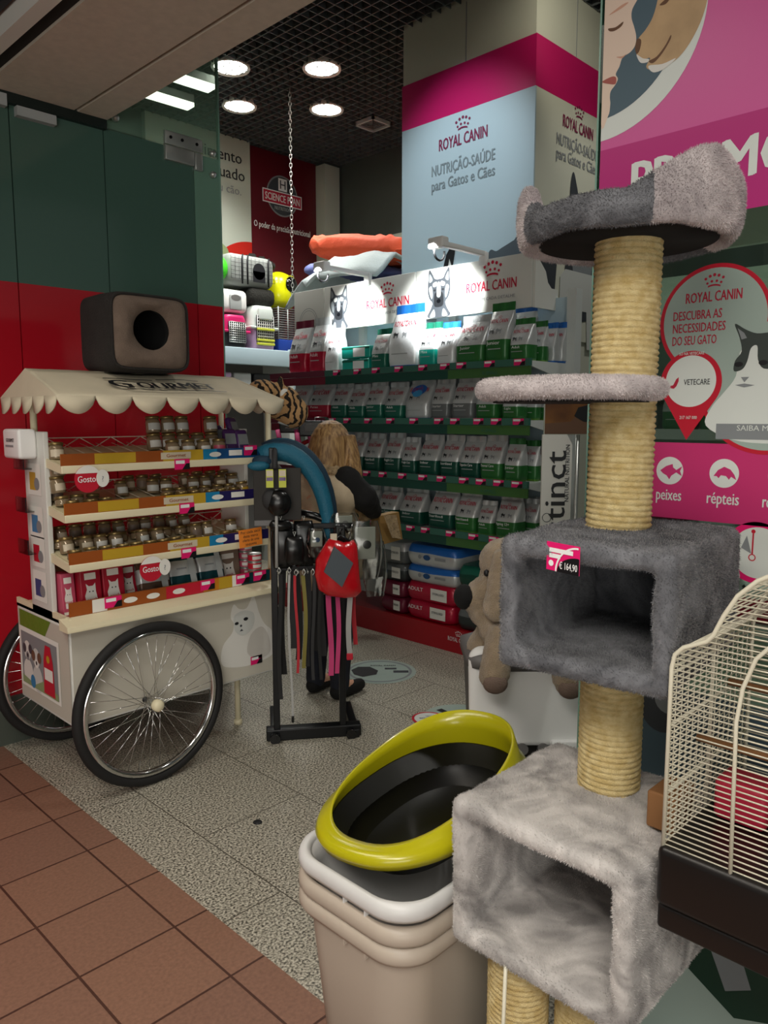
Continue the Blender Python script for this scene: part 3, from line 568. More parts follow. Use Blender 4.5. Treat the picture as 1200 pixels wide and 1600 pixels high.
# ------------------------------------------------------------------ pet food bags
BAGTOP = {}
def food_bag(w, h, d, top, body, low, strip, txt, seed, brand='ROYAL CANIN', circ=False, fold=True):
    """returns (body mesh, seal mesh) in local space: width x, front at -y, base z=0"""
    rr = random.Random(seed); A = MB(); B = MB()
    K = 28; zs = [0, .012, .05, .12, .2, .3, .38, .44, .52, .6, .68, .75, .81, .86]
    def half(t):
        hw = .5*w*(.93+.07*min(t/.1, 1))*(1-.05*max(0, (t-.5)/.5)); 
        q = max(0, (t-.35)/.55); hd = .5*d*(.9+.1*min(t/.06, 1))*(1-.93*min(q, 1)**1.4)
        if t < .02: hw *= .96; hd *= .92
        return hw, max(hd, .004)
    yb = d*.5
    def pt(t, a):
        hw, hd = half(t); ca, sa = math.cos(a), math.sin(a)
        e = .45; x = hw*math.copysign(abs(ca)**e, ca); y = hd*math.copysign(abs(sa)**e, sa)
        nz = noise.noise(Vector((x*22+seed*3.1, y*22, t*h*26+seed)))*.006*min(1, t*6)
        lean = max(0, t-.4)*d*.25
        return (x+nz*.6*(1 if abs(ca) > .8 else 0), y+nz+lean, t*h)
    def mf(i):
        t = zs[i]
        if t < .04: return strip
        if t < .38: return low
        return body
    A.loft([[pt(t, 2*PI*j/K) for j in range(K)] for t in zs], body, cap=(True, False), mf=mf)
    def fr(x, z, off):
        t = max(0, min(z/h, .86)); hw, hd = half(t); u = min(abs(x)/hw, .98)
        y = -hd*(1-u**4.4)**.225 if u < .98 else -hd*.5
        nz = noise.noise(Vector((x*22+seed*3.1, y*22, t*h*26+seed)))*.006*min(1, t*6)
        return (x, y+nz+max(0, t-.4)*d*.25-.0045-off, z)
    g = lambda a, b, c: fr(a, b, c)
    if brand:
        A.text(brand, 'ink_red' if top != 'p_green' else 'ink_red', None, min(.05*h/.27, w*.2), w=w*.74, y=h*.66, off=.0, bold=.02, f=g); A.crown('ink_red', None, 0, h*.735, w*.17, 0, f=g)
    if circ:
        A.poly([(w*.3*math.cos(i*PI/10), h*.70+h*.13*math.sin(i*PI/10)) for i in range(20)], 'p_blue', None, .001, f=g)
        A.poly([(w*.2*math.cos(i*PI/10), h*.62+h*.08*math.sin(i*PI/10)) for i in range(20)], 'p_lblue', None, .002, f=g)
    if txt: A.text(txt, 'tag_white', None, h*.085, w=min(w*.62, len(txt)*h*.045), x=-w*.08, y=h*.30, off=.0, f=g)
    A.poly([(-w*.3, h*.22), (w*.25, h*.22), (w*.25, h*.235), (-w*.3, h*.235)], 'light_grey', None, 0, f=g)
    # small pet figures printed on the foil
    kx = rr.choice((-.22, -.12)); s = h*.075
    for q, xx in enumerate((kx*w, kx*w+w*.3)):
        A.poly([(xx+a*s, h*.475+b*s) for a, b in ((-.5, 0), (-.5, .7), (-.8, .8), (-.5, 1.1), (-.3, 1.3), (-.1, 1.0), (.5, .9), (.8, 1.2), (.7, .8), (.7, 0), (.5, 0), (.45, .5), (-.2, .5), (-.25, 0))], ('ink', 'ink_grey')[q], None, 0, f=g)
    # sealed fin at the top, folded or upright
    hw = half(.86)[0]; y0 = .46*d*.25; zt = h*.86
    pr = [(y0-.004, zt), (y0-.003, zt+h*.06), (y0-.002, h)]
    n = 10; rings = []
    for yy, z in pr:
        rings.append([(-hw+2*hw*i/n, yy+.004*math.sin(i*1.3+seed), z) for i in range(n+1)]+[(hw-2*hw*i/n, yy+.007+.004*math.sin((n-i)*1.3+seed), z) for i in range(n+1)])
    B.loft(rings, top, smooth=False)
    return A, B
def put_bag(x, y, z, w, h, d, style, txt, label, group, rz=-90, tilt=0, seed=0, circ=False):
    top, body, low, strip = style
    A, B = food_bag(w, h, d, top, body, low, strip, txt, seed, circ=circ)
    o = A.build('food_bag', local=True); tag(o, label, 'pet food', group); o.location = (x, y, z); o.rotation_euler = (R(tilt), 0, R(rz))
    B.build('top_seal', o, local=True); return o
ST = dict(maroon=('p_maroon', 'foil', 'p_red', 'p_maroon'), red=('foil', 'foil', 'p_red', 'p_maroon'), white=('foil_bright', 'foil_bright', 'foil_bright', 'foil'), greenred=('p_green', 'foil', 'p_green', 'p_dgreen'),
    blue=('p_blue', 'foil_bright', 'foil_bright', 'p_blue'), teal=('p_green', 'foil_bright', 'p_teal', 'p_teal'), bluew=('p_blue', 'foil_bright', 'foil_bright', 'p_blue'), green=('foil', 'foil', 'p_limed', 'p_lime'),
    limetop=('p_limed', 'foil', 'p_limed', 'p_lime'), greenb=('foil', 'foil', 'p_green', 'p_green'), bluecirc=('foil', 'foil', 'foil', 'p_blue'), starter=('foil', 'foil', 'p_grey', 'foil'), lime=('foil', 'foil', 'p_limed', 'p_lime'), dgreen=('foil', 'foil', 'p_dgreen', 'p_darkgrey'), bluet=('p_blue', 'foil', 'foil', 'p_blue'))
G1, G2, G3, G4 = ('pet food bags on the top shelf', 'pet food bags on the second shelf', 'pet food bags on the third shelf', 'pet food bags on the fourth shelf')
def run(z, rows, G, s0):
    for i, (y, wd, h, st, txt, lb) in enumerate(rows):
        dd = min(.16, wd*.62+.03)
        put_bag(3.745+dd/2, y, z, wd*.93, h, dd, ST[st], txt, lb, G, seed=s0+i, circ=(st == 'bluecirc'))
run(ZS[0], [
 (4.599, .225, .405, 'maroon', 'Adult', 'foil bag with dark maroon folded top at the left end of the top shelf'),
 (4.373, .19, .41, 'red', 'Adult', 'foil bag with red lower half next to the maroon topped bag, top shelf'),
 (4.209, .165, .32, 'white', '', 'small plain white bag glaring under the left header board'),
 (3.733, .164, .279, 'greenred', 'Mini', 'silver bag with green top and base left of the tall blue topped bag'),
 (3.519, .275, .42, 'blue', '', 'tall white bag with bright blue top under the left header board'),
 (3.297, .16, .285, 'teal', 'Mini', 'glaring white bag with teal label right of the tall blue topped bag'),
 (3.145, .155, .275, 'bluew', '', 'white bag with blue base band left of the wide green bag, top shelf'),
 (2.96, .236, .30, 'green', 'Junior', 'wide silver bag with dark green lower half and plain top on the top shelf'),
 (2.757, .178, .355, 'limetop', 'Junior', 'tall silver bag with lime green top standing highest below the second header board'),
 (2.597, .146, .25, 'limetop', 'Adult', 'short silver bag with lime green top at the right front of the top shelf')], G1, 10)
for k, (x, st, h, lb) in enumerate(((3.92, 'limetop', .24, 'lime topped bag standing behind the short one at the top shelf end'), (4.0, 'bluet', .235, 'blue topped slim bag, second from the back at the top shelf end'), (4.06, 'bluet', .24, 'blue topped slim bag at the very back of the top shelf end'))):
    put_bag(x, 2.575-.02*k, ZS[0], .125, h, .07, ST[st], '', lb, G1, seed=30+k)
put_bag(4.03, 2.74, ZS[0], .16, .37, .10, ST['bluet'], '', 'blue topped bag half hidden behind the lime green topped bags, top shelf', G1, seed=35)
for k, z in enumerate((ZS[0], ZS[0]+.088)):
    m = MB(); M = T(3.80, 3.955, z) @ RZ(-90) @ RZ((0, 4)[k]); m.rbox(-.135, -.05, 0, .135, .09, .084, 'p_teal', .012, M); m.rect(-.02, .01, .09, .07, 'tag_white', M @ RX(90), .0515); m.rect(-.13, .062, .13, .076, 'p_green', M @ RX(90), .0512)
    tag(m.build('food_carton'), ('lower of two flat teal green cartons stacked on the top shelf', 'upper of two flat teal green cartons stacked on the top shelf')[k], 'pet food', 'flat cartons on the top shelf')
run(ZS[1], [
 (4.616, .229, .274, 'red', 'Adult', 'foil bag with red base at the far left of the second shelf'),
 (4.367, .255, .275, 'red', 'Persian', 'foil bag with red base, second from the left on the second shelf'),
 (4.142, .19, .267, 'greenb', 'Adult', 'bag with teal green base right beside the red bags on the second shelf'),
 (3.962, .18, .249, 'greenb', 'Adult', 'lowest bag with teal green base, second of the four green ones on the second shelf'),
 (3.783, .175, .268, 'greenb', 'Junior', 'bag with teal green base, third of the four green ones on the second shelf'),
 (3.598, .185, .252, 'greenb', 'Adult', 'bag with teal green base directly left of the blue oval bag'),
 (3.391, .225, .275, 'bluecirc', '', 'bag with big blue oval picture in the middle of the second shelf'),
 (3.189, .165, .265, 'starter', 'Starter', 'silver grey bag directly right of the blue oval bag'),
 (3.010, .185, .27, 'starter', 'Starter', 'silver grey bag left of the first lime green bag on the second shelf'),
 (2.826, .17, .25, 'lime', 'Adult', 'lime green bag right of the silver grey bags on the second shelf'),
 (2.645, .135, .21, 'lime', 'Light', 'lime green bag at the right front end of the second shelf')], G2, 50)
for k, x in enumerate((3.90, 3.98, 4.05)):
    put_bag(x, 2.60-.02*k, ZS[1], .12, .2, .065, ST['lime'], '', ('%s slim bag behind the front lime bag at the second shelf end' % ('first', 'second', 'third')[k]), G2, seed=70+k)
run(ZS[2], [
 (3.963, .16, .27, 'dgreen', 'Indoor', 'dark green based bag just right of the woman\'s hair on the third shelf'),
 (3.796, .165, .265, 'dgreen', 'Hairball', 'dark green based bag, second from the woman on the third shelf'),
 (3.609, .165, .275, 'dgreen', 'Weight Care', 'dark green based bag, third from the woman on the third shelf'),
 (3.456, .14, .245, 'dgreen', 'Weight Care', 'dark green based bag, fourth from the woman on the third shelf'),
 (3.286, .18, .264, 'dgreen', 'Indoor', 'dark green based bag, fifth from the woman on the third shelf'),
 (3.107, .165, .265, 'dgreen', 'Sterilised', 'dark green based bag, sixth from the woman on the third shelf'),
 (2.946, .17, .262, 'dgreen', 'Digestive Care', 'dark green based bag next to the wide lime green one on the third shelf'),
 (2.784, .17, .27, 'lime', 'Dental Care', 'bag with lime green lower half, leftmost green one on the third shelf'),
 (2.625, .125, .255, 'limetop', 'Junior', 'lime green topped bag leaning at the right front of the third shelf')], G3, 90)
for k, x in enumerate((3.90, 3.98, 4.05)):
    put_bag(x, 2.59-.02*k, ZS[2], .115, .24, .065, ST['limetop'], '', ('%s slim bag behind the lime topped bag at the third shelf end' % ('first', 'second', 'third')[k]), G3, seed=110+k)
run(ZS[3], [
 (3.885, .21, .24, 'dgreen', 'Hair & Skin', 'dark green based bag directly right of the woman on the fourth shelf'),
 (3.664, .20, .242, 'dgreen', 'Weight Care', 'dark green based bag, second from the woman on the fourth shelf'),
 (3.441, .215, .25, 'dgreen', 'Indoor', 'wide dark green based bag in the middle of the fourth shelf'),
 (3.183, .225, .262, 'dgreen', 'Sterilised', 'wide dark green based bag left of the first lime bag, fourth shelf'),
 (2.976, .18, .262, 'lime', 'Sterilised', 'tall lime green based bag, leftmost of the lime ones on the fourth shelf'),
 (2.818, .125, .21, 'lime', 'Adult', 'small lime green based bag between two taller ones on the fourth shelf'),
 (2.665, .17, .262, 'lime', 'Ageing 12+', 'lime green based bag at the right front of the fourth shelf')], G4, 130)
put_bag(3.81, 2.66, ZS[3]+.245, .11, .085, .06, ('p_grey', 'taupe', 'taupe', 'p_maroon'), '', 'small mauve sachet lying on top of the right lime bag, fourth shelf', None, seed=150)
for k, x in enumerate((3.93, 4.02)):
    put_bag(x, 2.60-.02*k, ZS[3], .12, .23, .07, ST['lime'], '', ('%s slim bag behind the front lime bag at the fourth shelf end' % ('first', 'second')[k]), G4, seed=160+k)
# big sacks lying flat in piles on the base
def sack(y, z, w, h, d, col, band, label, lab=True, txt='', seed=1, x=3.735):
    m = MB(); n = 40; rings = []
    for i in range(9):
        t = i/8; zz = z+h*t; b = math.sin(PI*min(max(t, .03), .97))**.35; ins = (1-b)*.035
        ring = []
        for j in range(n):
            a = 2*PI*j/n; ca, sa = math.cos(a), math.sin(a)
            px = math.copysign(abs(ca)**.3, ca)*(d/2-ins); py = math.copysign(abs(sa)**.3, sa)*(w/2-ins)
            ring.append((x+d/2+px, y+py, zz+.008*noise.noise(Vector((px*9+seed, py*9, t*2)))*(1 if 0 < i < 8 else .4)))
        rings.append(ring)
    m.loft(rings, col, mf=lambda i: band if i >= 5 else col)
    F = PX(x-.004, y, z)
    if lab: m.rect(-w*.02+.03, h*.2, w*.36, h*.82, 'paper', F, .0); m.text('STERILISED', 'ink', F, .02, w=w*.22, x=w*.2, y=h*.5, off=.002)
    if txt: m.text(txt, 'tag_white', F, .035, w=w*.3, x=-w*.25, y=h*.55, off=.002)
    o = m.build('food_sack'); return tag(o, label, 'pet food', 'big sacks piled under the lowest shelf')
sack(3.59, .16, .24, .108, .36, 'p_maroon', 'p_maroon', 'bottom sack of the narrow left pile with a white label on dark red', seed=2)
sack(3.595, .27, .25, .11, .36, 'p_maroon', 'p_maroon', 'dark red sack with white label, second from bottom of the left pile', seed=3)
sack(3.605, .382, .29, .118, .36, 'p_darkgrey', 'p_grey', 'grey sack under the topmost one of the left pile', seed=4)
sack(3.61, .502, .30, .145, .36, 'p_grey', 'foil', 'topmost silver grey sack of the left pile with red print', seed=5)
sack(3.255, .16, .425, .12, .37, 'p_red', 'p_red', 'bottom bright red sack of the middle pile with white label', txt='ADULT', seed=6)
sack(3.25, .282, .44, .125, .37, 'p_red', 'p_red', 'bright red sack with white label under the blue sacks', txt='ADULT', seed=7)
def blue_sack(z, h, lb, s):
    o = sack(3.243, z, .45, h, .37, 'foil', 'p_blue', lb, lab=False, seed=s)
    m = MB(); F = PX(3.73, 3.243, z); m.disc(-.02, h*.45, .03, 'label_blue', F, .001, 16, ry=.018); m.disc(-.08, h*.45, .014, 'ink_grey', F, .001, 12); m.rect(.05, h*.38, .14, h*.52, 'ink_grey', F, .001); m.build('front_print', o)
blue_sack(.409, .11, 'lower of two white and blue sacks in the middle pile', 8); blue_sack(.521, .135, 'upper of two white and blue sacks, topmost of the middle pile', 9)
sack(2.9, .16, .25, .14, .34, 'p_darkgrey', 'p_grey', 'grey green sack at the bottom of the right pile by the plush dog', lab=False, seed=11)
sack(2.895, .302, .25, .125, .34, 'p_dgreen', 'p_dgreen', 'dark green sack in the middle of the right pile', lab=False, seed=12)
sack(2.895, .43, .25, .14, .34, 'p_dgreen', 'p_green', 'glossy green sack on top of the right pile', lab=False, seed=13)
# cushions on top of the rear unit
def pad(name, cx, cy, cz, sx, sy, sz, rot, mt, lb, cat, amp=.012, f=7):
    m = MB(); n = 48; rings = []
    M = T(cx, cy, cz) @ Matrix.Rotation(R(rot[2]), 4, 'Z') @ Matrix.Rotation(R(rot[0]), 4, 'X') @ Matrix.Rotation(R(rot[1]), 4, 'Y')
    for i in range(17):
        t = -PI/2+PI*i/16; q = max(math.cos(t), .02)**.35; z = math.sin(t)
        ring = []
        for j in range(n):
            a = 2*PI*j/n; ca, sa = math.cos(a), math.sin(a)
            x = sx/2*q*math.copysign(abs(ca)**.35, ca); y = sy/2*q*math.copysign(abs(sa)**.35, sa)
            ring.append((x, y, sz/2*z+amp*noise.noise(Vector((x*f*3, y*f*3, z*2+cx)))-.9*x*x*0))
        rings.append(ring)
    m.loft(rings, mt, M); return tag(m.build(name), lb, cat)
pad('pet_cushion', 4.42, 4.30, 2.44, .5, .8, .12, (0, 0, 0), 'light_grey', 'grey cushion lying at the bottom of the heap above the left header board', 'cushion')
pad('pet_cushion', 4.5, 4.70, 2.66, .42, 1.05, .12, (8, 0, 0), 'cloth_blue', 'blue violet cushion poking out left under the white fleece', 'cushion')
pad('pet_cushion', 4.42, 4.45, 2.79, .5, 1.16, .19, (10, 0, 0), 'orange_cloth', 'bright orange padded pet cushion on top of the heap by the pillar', 'cushion', .045, 4)
m = MB(); n = 26; k = 10; rings = []
for i in range(n):
    s = i/(n-1); 
    row = []
    for j in range(k):
        x = 3.95+.62*j/(k-1); y = 3.95+1.1*s
        z = 2.64+.15*s+.02*math.sin(s*9)+.02*math.sin(x*14)
        if s > .6: q = (s-.6)/.4; z -= .36*q**1.1; y = 3.95+1.1*(.6+.4*q*.85)
        if j < 3: z -= .045*(3-j)*(1 if s < .75 else .5)
        row.append((x, y, z+.015*noise.noise(Vector((x*9, y*9, 1)))))
    rings.append(row)
vs = [p for r in rings for p in r]; fs = [(i*k+j, i*k+j+1, (i+1)*k+j+1, (i+1)*k+j) for i in range(n-1) for j in range(k-1)]
m.add(vs, fs, 'fleece_white', smooth=True); o = tag(m.build('fleece_blanket'), 'white fleece blanket draped under the orange cushion', 'blanket'); q = o.modifiers.new('s', 'SOLIDIFY'); q.thickness = .02
# ------------------------------------------------------------------ pet carriers on the far wall shelf
ws = thing('wall_shelf', 'pale blue white wall shelf carrying the pet carriers', 'shelf', (4.2, 6.25, 2.1))
m = MB(); m.box(3.3, 6.0, 2.02, 4.83, 6.5, 2.10, 'shelf_white'); m.build('board', ws)
m = MB(); m.rbox(3.3, 5.965, 1.97, 4.80, 6.0, 2.125, 'back_blue', .008); m.rbox(4.80, 5.955, 1.94, 4.87, 6.02, 2.14, 'back_blue', .008); m.build('front_edge', ws)
m = MB(); m.box(4.80, 6.0, 0, 4.86, 6.5, 2.0, 'shelf_white'); m.build('upright', ws)
m = MB(); m.box(3.3, 6.42, .2, 4.8, 6.46, 2.0, 'grey_plastic'); m.build('back_panel', ws)
def grille(m, F, w, h, nx, ny, r, mt):
    for i in range(nx+1): x = -w/2+w*i/nx; m.cyl((x, 0, .004), (x, h, .004), r, mt, 5, M=F)
    for i in range(ny+1): y = h*i/ny; m.cyl((-w/2, y, .004), (w/2, y, .004), r, mt, 5, M=F)
def carrier(x0, x1, z0, z1, top, low, lb, door=True, y0=6.03):
    t = thing('pet_carrier', lb, 'pet carrier', ((x0+x1)/2, y0+.2, z0), 0, 'pet carriers on the wall shelf')
    zm = z0+(z1-z0)*.5; cx = (x0+x1)/2; w = x1-x0
    def shell(za, zb, wa, wb, mt, nm):
        m = MB(); rings = []
        for i in range(7):
            q = i/6; z = za+(zb-za)*q; ww = wa+(wb-wa)*q
            if nm == 'upper_shell' and q > .6: ww -= (q-.6)**2*w*.9
            rings.append([(cx+ww/2*math.copysign(abs(math.cos(a))**.4, math.cos(a)), y0+.21+.21*math.copysign(abs(math.sin(a))**.4, math.sin(a)), z) for a in [2*PI*j/32 for j in range(32)]])
        m.loft(rings, mt); return m.build(nm, t)
    shell(z0, zm, w*.86, w, low, 'lower_shell'); shell(zm, z1, w, w*.86, top, 'upper_shell')
    m = MB(); m.rbox(x0-.006, y0-.01, zm-.012, x1+.006, y0+.43, zm+.012, top, .01); m.build('rim', t)
    F = PY(cx, y0-.008, z0+(z1-z0)*.16)
    m = MB(); m.rbox(-w*.33, 0, -.006, w*.33, (z1-z0)*.62, .004, 'carrier_dark', .004, F); m.build('doorway', t)
    m = MB(); grille(m, F, w*.6, (z1-z0)*.62, 8, 9, .0035, 'white_plastic' if top == 'carrier_white' else 'steel'); m.build('door_grille', t)
    m = MB(); m.tube([(cx-.07, y0+.2, z1-.02), (cx-.06, y0+.2, z1+.025), (cx+.06, y0+.2, z1+.025), (cx+.07, y0+.2, z1-.02)], .01, low, 8); m.build('handle', t)
    return t
carrier(4.075, 4.37, 2.127, 2.42, 'carrier_pink', 'carrier_dark', 'pink topped plastic pet carrier with black base on the wall shelf')
t = carrier(4.385, 4.70, 2.127, 2.53, 'carrier_white', 'carrier_lilac', 'white and lilac pet carrier with lime clips beside the pink one')
for z in (2.30, 2.2, 2.165):
    m = MB(); m.rbox(4.44, 6.0, z, 4.64, 6.03, z+.022, 'tag_lime', .006); m.build('clip', t)
m = MB(); m.rbox(4.46, 6.0, 2.40, 4.62, 6.03, 2.51, 'carrier_white', .012); m.build('badge', t)
t = thing('bird_cage', 'dark wire cage with blue base beside the white carrier', 'cage', (4.83, 6.15, 2.127))
m = MB(); m.rbox(4.72, 6.05, 2.127, 4.96, 6.35, 2.24, 'carrier_blue', .01); m.build('base_tray', t)
m = MB()
for k in range(14): z = 2.25+.022*k; m.tube([(4.725, 6.06, z), (4.955, 6.06, z), (4.955, 6.34, z), (4.725, 6.34, z)], .005, 'grey_plastic', 5, cyc=True)
for x in (4.725, 4.84, 4.955): m.cyl((x, 6.055, 2.24), (x, 6.055, 2.55), .006, 'light_grey', 6)
m.build('wire_bars', t)
t = thing('litter_box', 'white hooded litter box with flap stacked on the pink carrier', 'litter box', (4.235, 6.2, 2.45))
m = MB(); m.rbox(4.09, 6.05, 2.447, 4.375, 6.4, 2.655, 'white_plastic', .05); m.build('hood', t)
m = MB(); m.rbox(4.16, 6.035, 2.465, 4.29, 6.052, 2.60, 'light_grey', .02); m.build('flap', t)
m = MB(); m.disc(0, 0, .055, 'grey_plastic', PY(4.225, 6.034, 2.575), .0, 20, ry=.028); m.build('flap_window', t)
t = thing('fabric_carrier', 'grey checked fabric pet bag with arched black opening above the plastic carriers', 'pet carrier', (4.42, 6.2, 2.69))
m = MB(); m.rbox(4.16, 6.04, 2.70, 4.69, 6.36, 2.985, 'mesh_grey', .07); m.build('body', t)
F = PY(4.49, 6.032, 2.74)
m = MB(); m.rect(-.07, 0, .07, .1, 'carrier_dark', F, 0); m.disc(0, .1, .07, 'carrier_dark', F, .0, 24, ry=.075); m.build('opening', t)
m = MB()
for i in range(12): m.cyl((4.18+.045*i, 6.036, 2.75), (4.18+.045*i, 6.036, 2.95), .0016, 'charcoal', 4)
for i in range(6): m.cyl((4.18, 6.036, 2.75+.036*i), (4.67, 6.036, 2.75+.036*i), .0016, 'charcoal', 4)
for x in (4.30, 4.36, 4.60): m.tube([(x, 6.034, 2.71), (x, 6.034, 2.93), (x+.02, 6.05, 2.975)], .008, 'carrier_dark', 6)
m.build('piping', t)
t = thing('pet_cushion', 'dark plush cushion squeezed between white litter box and fabric bag', 'cushion', (4.5, 6.2, 2.6))
m = MB(); m.rbox(4.385, 6.04, 2.54, 4.70, 6.36, 2.70, 'fluff_dark', .06); m.build('pad', t)
t = thing('pet_backpack', 'bright yellow egg shaped pet backpack with black bubble window', 'pet carrier', (4.85, 6.2, 2.55))
m = MB(); m.lathe([(.02, 0), (.13, .01), (.165, .06), (.17, .14), (.165, .22), (.145, .28), (.105, .325), (.05, .35), (.004, .355)], 'capsule_yellow', 36, T(4.86, 6.22, 2.552)); m.build('shell', t)
m = MB(); m.ell((0, 0, 0), (.082, .05, .082), 'bubble', T(4.90, 6.075, 2.77) @ RZ(12), 24, 14); m.build('bubble_window', t)
m = MB(); m.ring(0, 0, .078, .092, 'capsule_yellow', T(4.899, 6.07, 2.77) @ RZ(12) @ RX(90), 0.0, 32); m.build('window_rim', t)
m = MB(); m.rbox(4.90, 6.04, 2.655, 5.0, 6.075, 2.675, 'black_plastic', .006); m.build('vent_slot', t)
m = MB(); m.ell((4.10, 6.1, 2.83), (.075, .07, .105), 'ball_green', n=24, k=14); tag(m.build('green_toy'), 'bright green toy at the glass edge beside the fabric bag', 'toy')
m = MB(); m.ell((5.0, 6.3, 2.80), (.075, .07, .075), 'ball_green', n=24, k=14); tag(m.build('green_toy'), 'bright green toy right of the yellow backpack', 'toy')
m = MB()
for i in range(7): m.ell((4.60+.035*i, 6.3+.03*math.sin(i*2), 2.985+.03*math.cos(i*1.7)), (.05, .06, .045), 'x')
o = soft(m, 'plush_cat', None, 'fluff_dark', .012, .012, 40); tag(o, 'dark furry plush lying on top of the fabric bag', 'plush toy')
# packs hanging below the wall shelf
for k, (x, c, lb) in enumerate(((4.05, 'carrier_lilac', 'pale lilac pack below the wall shelf by the glass edge'), (4.27, 'light_grey', 'grey pack with a picture below the wall shelf'), (4.5, 'carrier_dark', 'dark pack below the wall shelf by its right end'))):
    m = MB(); m.rbox(x-.1, 6.02, 1.62, x+.1, 6.12, 1.90, c, .015); tag(m.build('hanging_pack'), lb, 'package', 'packs below the wall shelf')
for k, (x, z, lb) in enumerate(((5.02, 1.70, 'light blue accessory pack with blue top left of the red bags, upper one'), (5.02, 1.42, 'light blue accessory pack with blue top left of the red bags, lower one'))):
    t = thing('accessory_pack', lb, 'package', (x, 6.2, z), 0, 'light blue accessory packs')
    m = MB(); m.rbox(x-.12, 6.1, z, x+.12, 6.14, z+.25, 'back_blue', .01); m.build('card', t)
    m = MB(); m.lathe([(.07, 0), (.065, .04), (.03, .07)], 'carrier_blue', 20, T(x, 6.09, z+.16)); m.build('cup', t)
# ------------------------------------------------------------------ display cart
ct = thing('display_cart', 'cream vendor cart with canvas awning and big spoked wheels, stocked with cat food', 'cart', (1.69, 3.1, 0))
CX0, CX1, CY0, CY1 = 1.20, 2.175, 2.85, 3.37
m = MB(); m.rbox(CX0, CY0, .30, CX1, CY1, .70, 'white_paint', .006)
F = PY(0, CY0-.002, 0)
m.rect(CX0+.004, .31, CX1-.004, .69, 'offwhite', F, 0.0)
A = F @ T(2.03, .5, 0)
m.poly(sm([(-.16, -.10), (-.15, -.02), (-.10, .03), (-.09, .07), (-.105, .10), (-.10, .135), (-.085, .16), (-.06, .135), (-.02, .13), (.005, .165), (.02, .19), (.035, .15), (.05, .10), (.08, .04), (.12, .0), (.13, -.06), (.12, -.12), (.0, -.14), (-.1, -.13)]), 'cat_white', A, .001)
m.poly(sm([(-.09, .10), (-.06, .12), (-.02, .12), (.02, .10), (.02, .05), (-.01, .015), (-.05, .01), (-.085, .04)]), 'photo_light', A, .002)
m.poly(sm([(.0, .0), (.06, .03), (.10, -.02), (.11, -.10), (.05, -.12), (-.02, -.08)]), 'cat_grey', A, .002)
m.disc(-.075, .07, .011, 'photo_black', A, .003, 12, ry=.007); m.disc(-.025, .082, .013, 'photo_black', A, .003, 12, ry=.008); m.disc(-.052, .055, .006, 'photo_dark', A, .003, 10); m.poly([(-.06, .03), (-.04, .03), (-.05, .04)], 'photo_dark', A, .003)
body = m.build('body', ct)
m = MB(); F = PX(CX0-.002, 0, 0)   # painted end
m.poly([(-3.36, .315), (-2.86, .315), (-2.86, .69), (-3.36, .69)], 'offwhite', F, 0)
m.poly([(-3.34, .56), (-3.10, .60), (-3.02, .69), (-3.34, .69)], 'p_lime', F, .001)
m.rect(-3.35, .36, -2.95, .62, 'paper', F, .002); m.rect(-3.33, .375, -2.97, .60, 'photo_mid', F, .003)
for cx, cy, r, c, o in ((-3.265, .43, .05, 'cat_white', 40), (-3.17, .42, .05, 'photo_light', 41), (-3.265, .525, .036, 'cat_white', 42), (-3.295, .53, .018, 'photo_dark', 43), (-3.235, .535, .018, 'photo_dark', 43), (-3.265, .50, .017, 'photo_mid', 43), (-3.265, .503, .008, 'photo_black', 44), (-3.175, .51, .036, 'photo_light', 42), (-3.205, .515, .02, 'dog_dark', 43), (-3.145, .515, .02, 'dog_dark', 43), (-3.175, .485, .016, 'paper', 43), (-3.175, .488, .008, 'photo_black', 44), (-3.22, .40, .025, 'label_teal', 44)): m.disc(cx, cy, r, c, F, o*.0001, 18, ry=r*1.15)
m.poly([(-3.11, .38), (-3.0, .38), (-3.01, .52), (-3.03, .585), (-3.08, .585), (-3.10, .52)], 'sign_red', F, .0045); m.rect(-3.095, .44, -3.015, .49, 'paper', F, .005); m.disc(-3.055, .53, .016, 'gold', F, .005, 14); m.poly([(-3.33, .375), (-2.97, .375), (-2.97, .40), (-3.1, .43), (-3.2, .39), (-3.33, .41)], 'olive_bag', F, .0042)
m.build('end_poster', ct)
m = MB(); m.box(CX0-.03, CY0-.055, .693, CX1+.02, CY0+.02, .70, 'cream'); m.prism([(CY0-.055, .70), (CY0-.052, .715), (CY0+.02, .736), (CY0+.02, .70)], CX0-.03, CX1+.02, 'cream', Matrix(((0, 0, 1, 0), (1, 0, 0, 0), (0, 1, 0, 0), (0, 0, 0, 1)))); m.build('front_ledge', ct)
m = MB(); m.box(CX0, CY0, .70, CX1, CY1, .712, 'cream_board'); m.box(CX0, CY0, .70, CX0+.012, CY1, .735, 'cream'); m.box(CX1-.012, CY0, .70, CX1, CY1, .735, 'cream'); m.build('tray', ct)
m = MB(); m.box(CX0+.01, CY0+.016, .735, CX1-.01, CY0+.022, .79, 'label_brown'); F = PY(0, CY0+.015, 0)
for a, b, c in ((1.22, 1.30, 'label_brown'), (1.30, 1.36, 'paper'), (1.40, 1.62, 'label_brown'), (1.62, 1.80, 'sign_red'), (1.80, 1.88, 'amber'), (1.88, 1.95, 'gold'), (1.95, 2.0, 'paper'), (2.0, 2.16, 'pouch_teal')): m.rect(a, .737, b, .788, c, F, .0005)
for x in (1.46, 1.56, 1.68): m.disc(x, .762, .03, 'paper', F, .001, 16, ry=.012)
m.build('tray_label', ct)
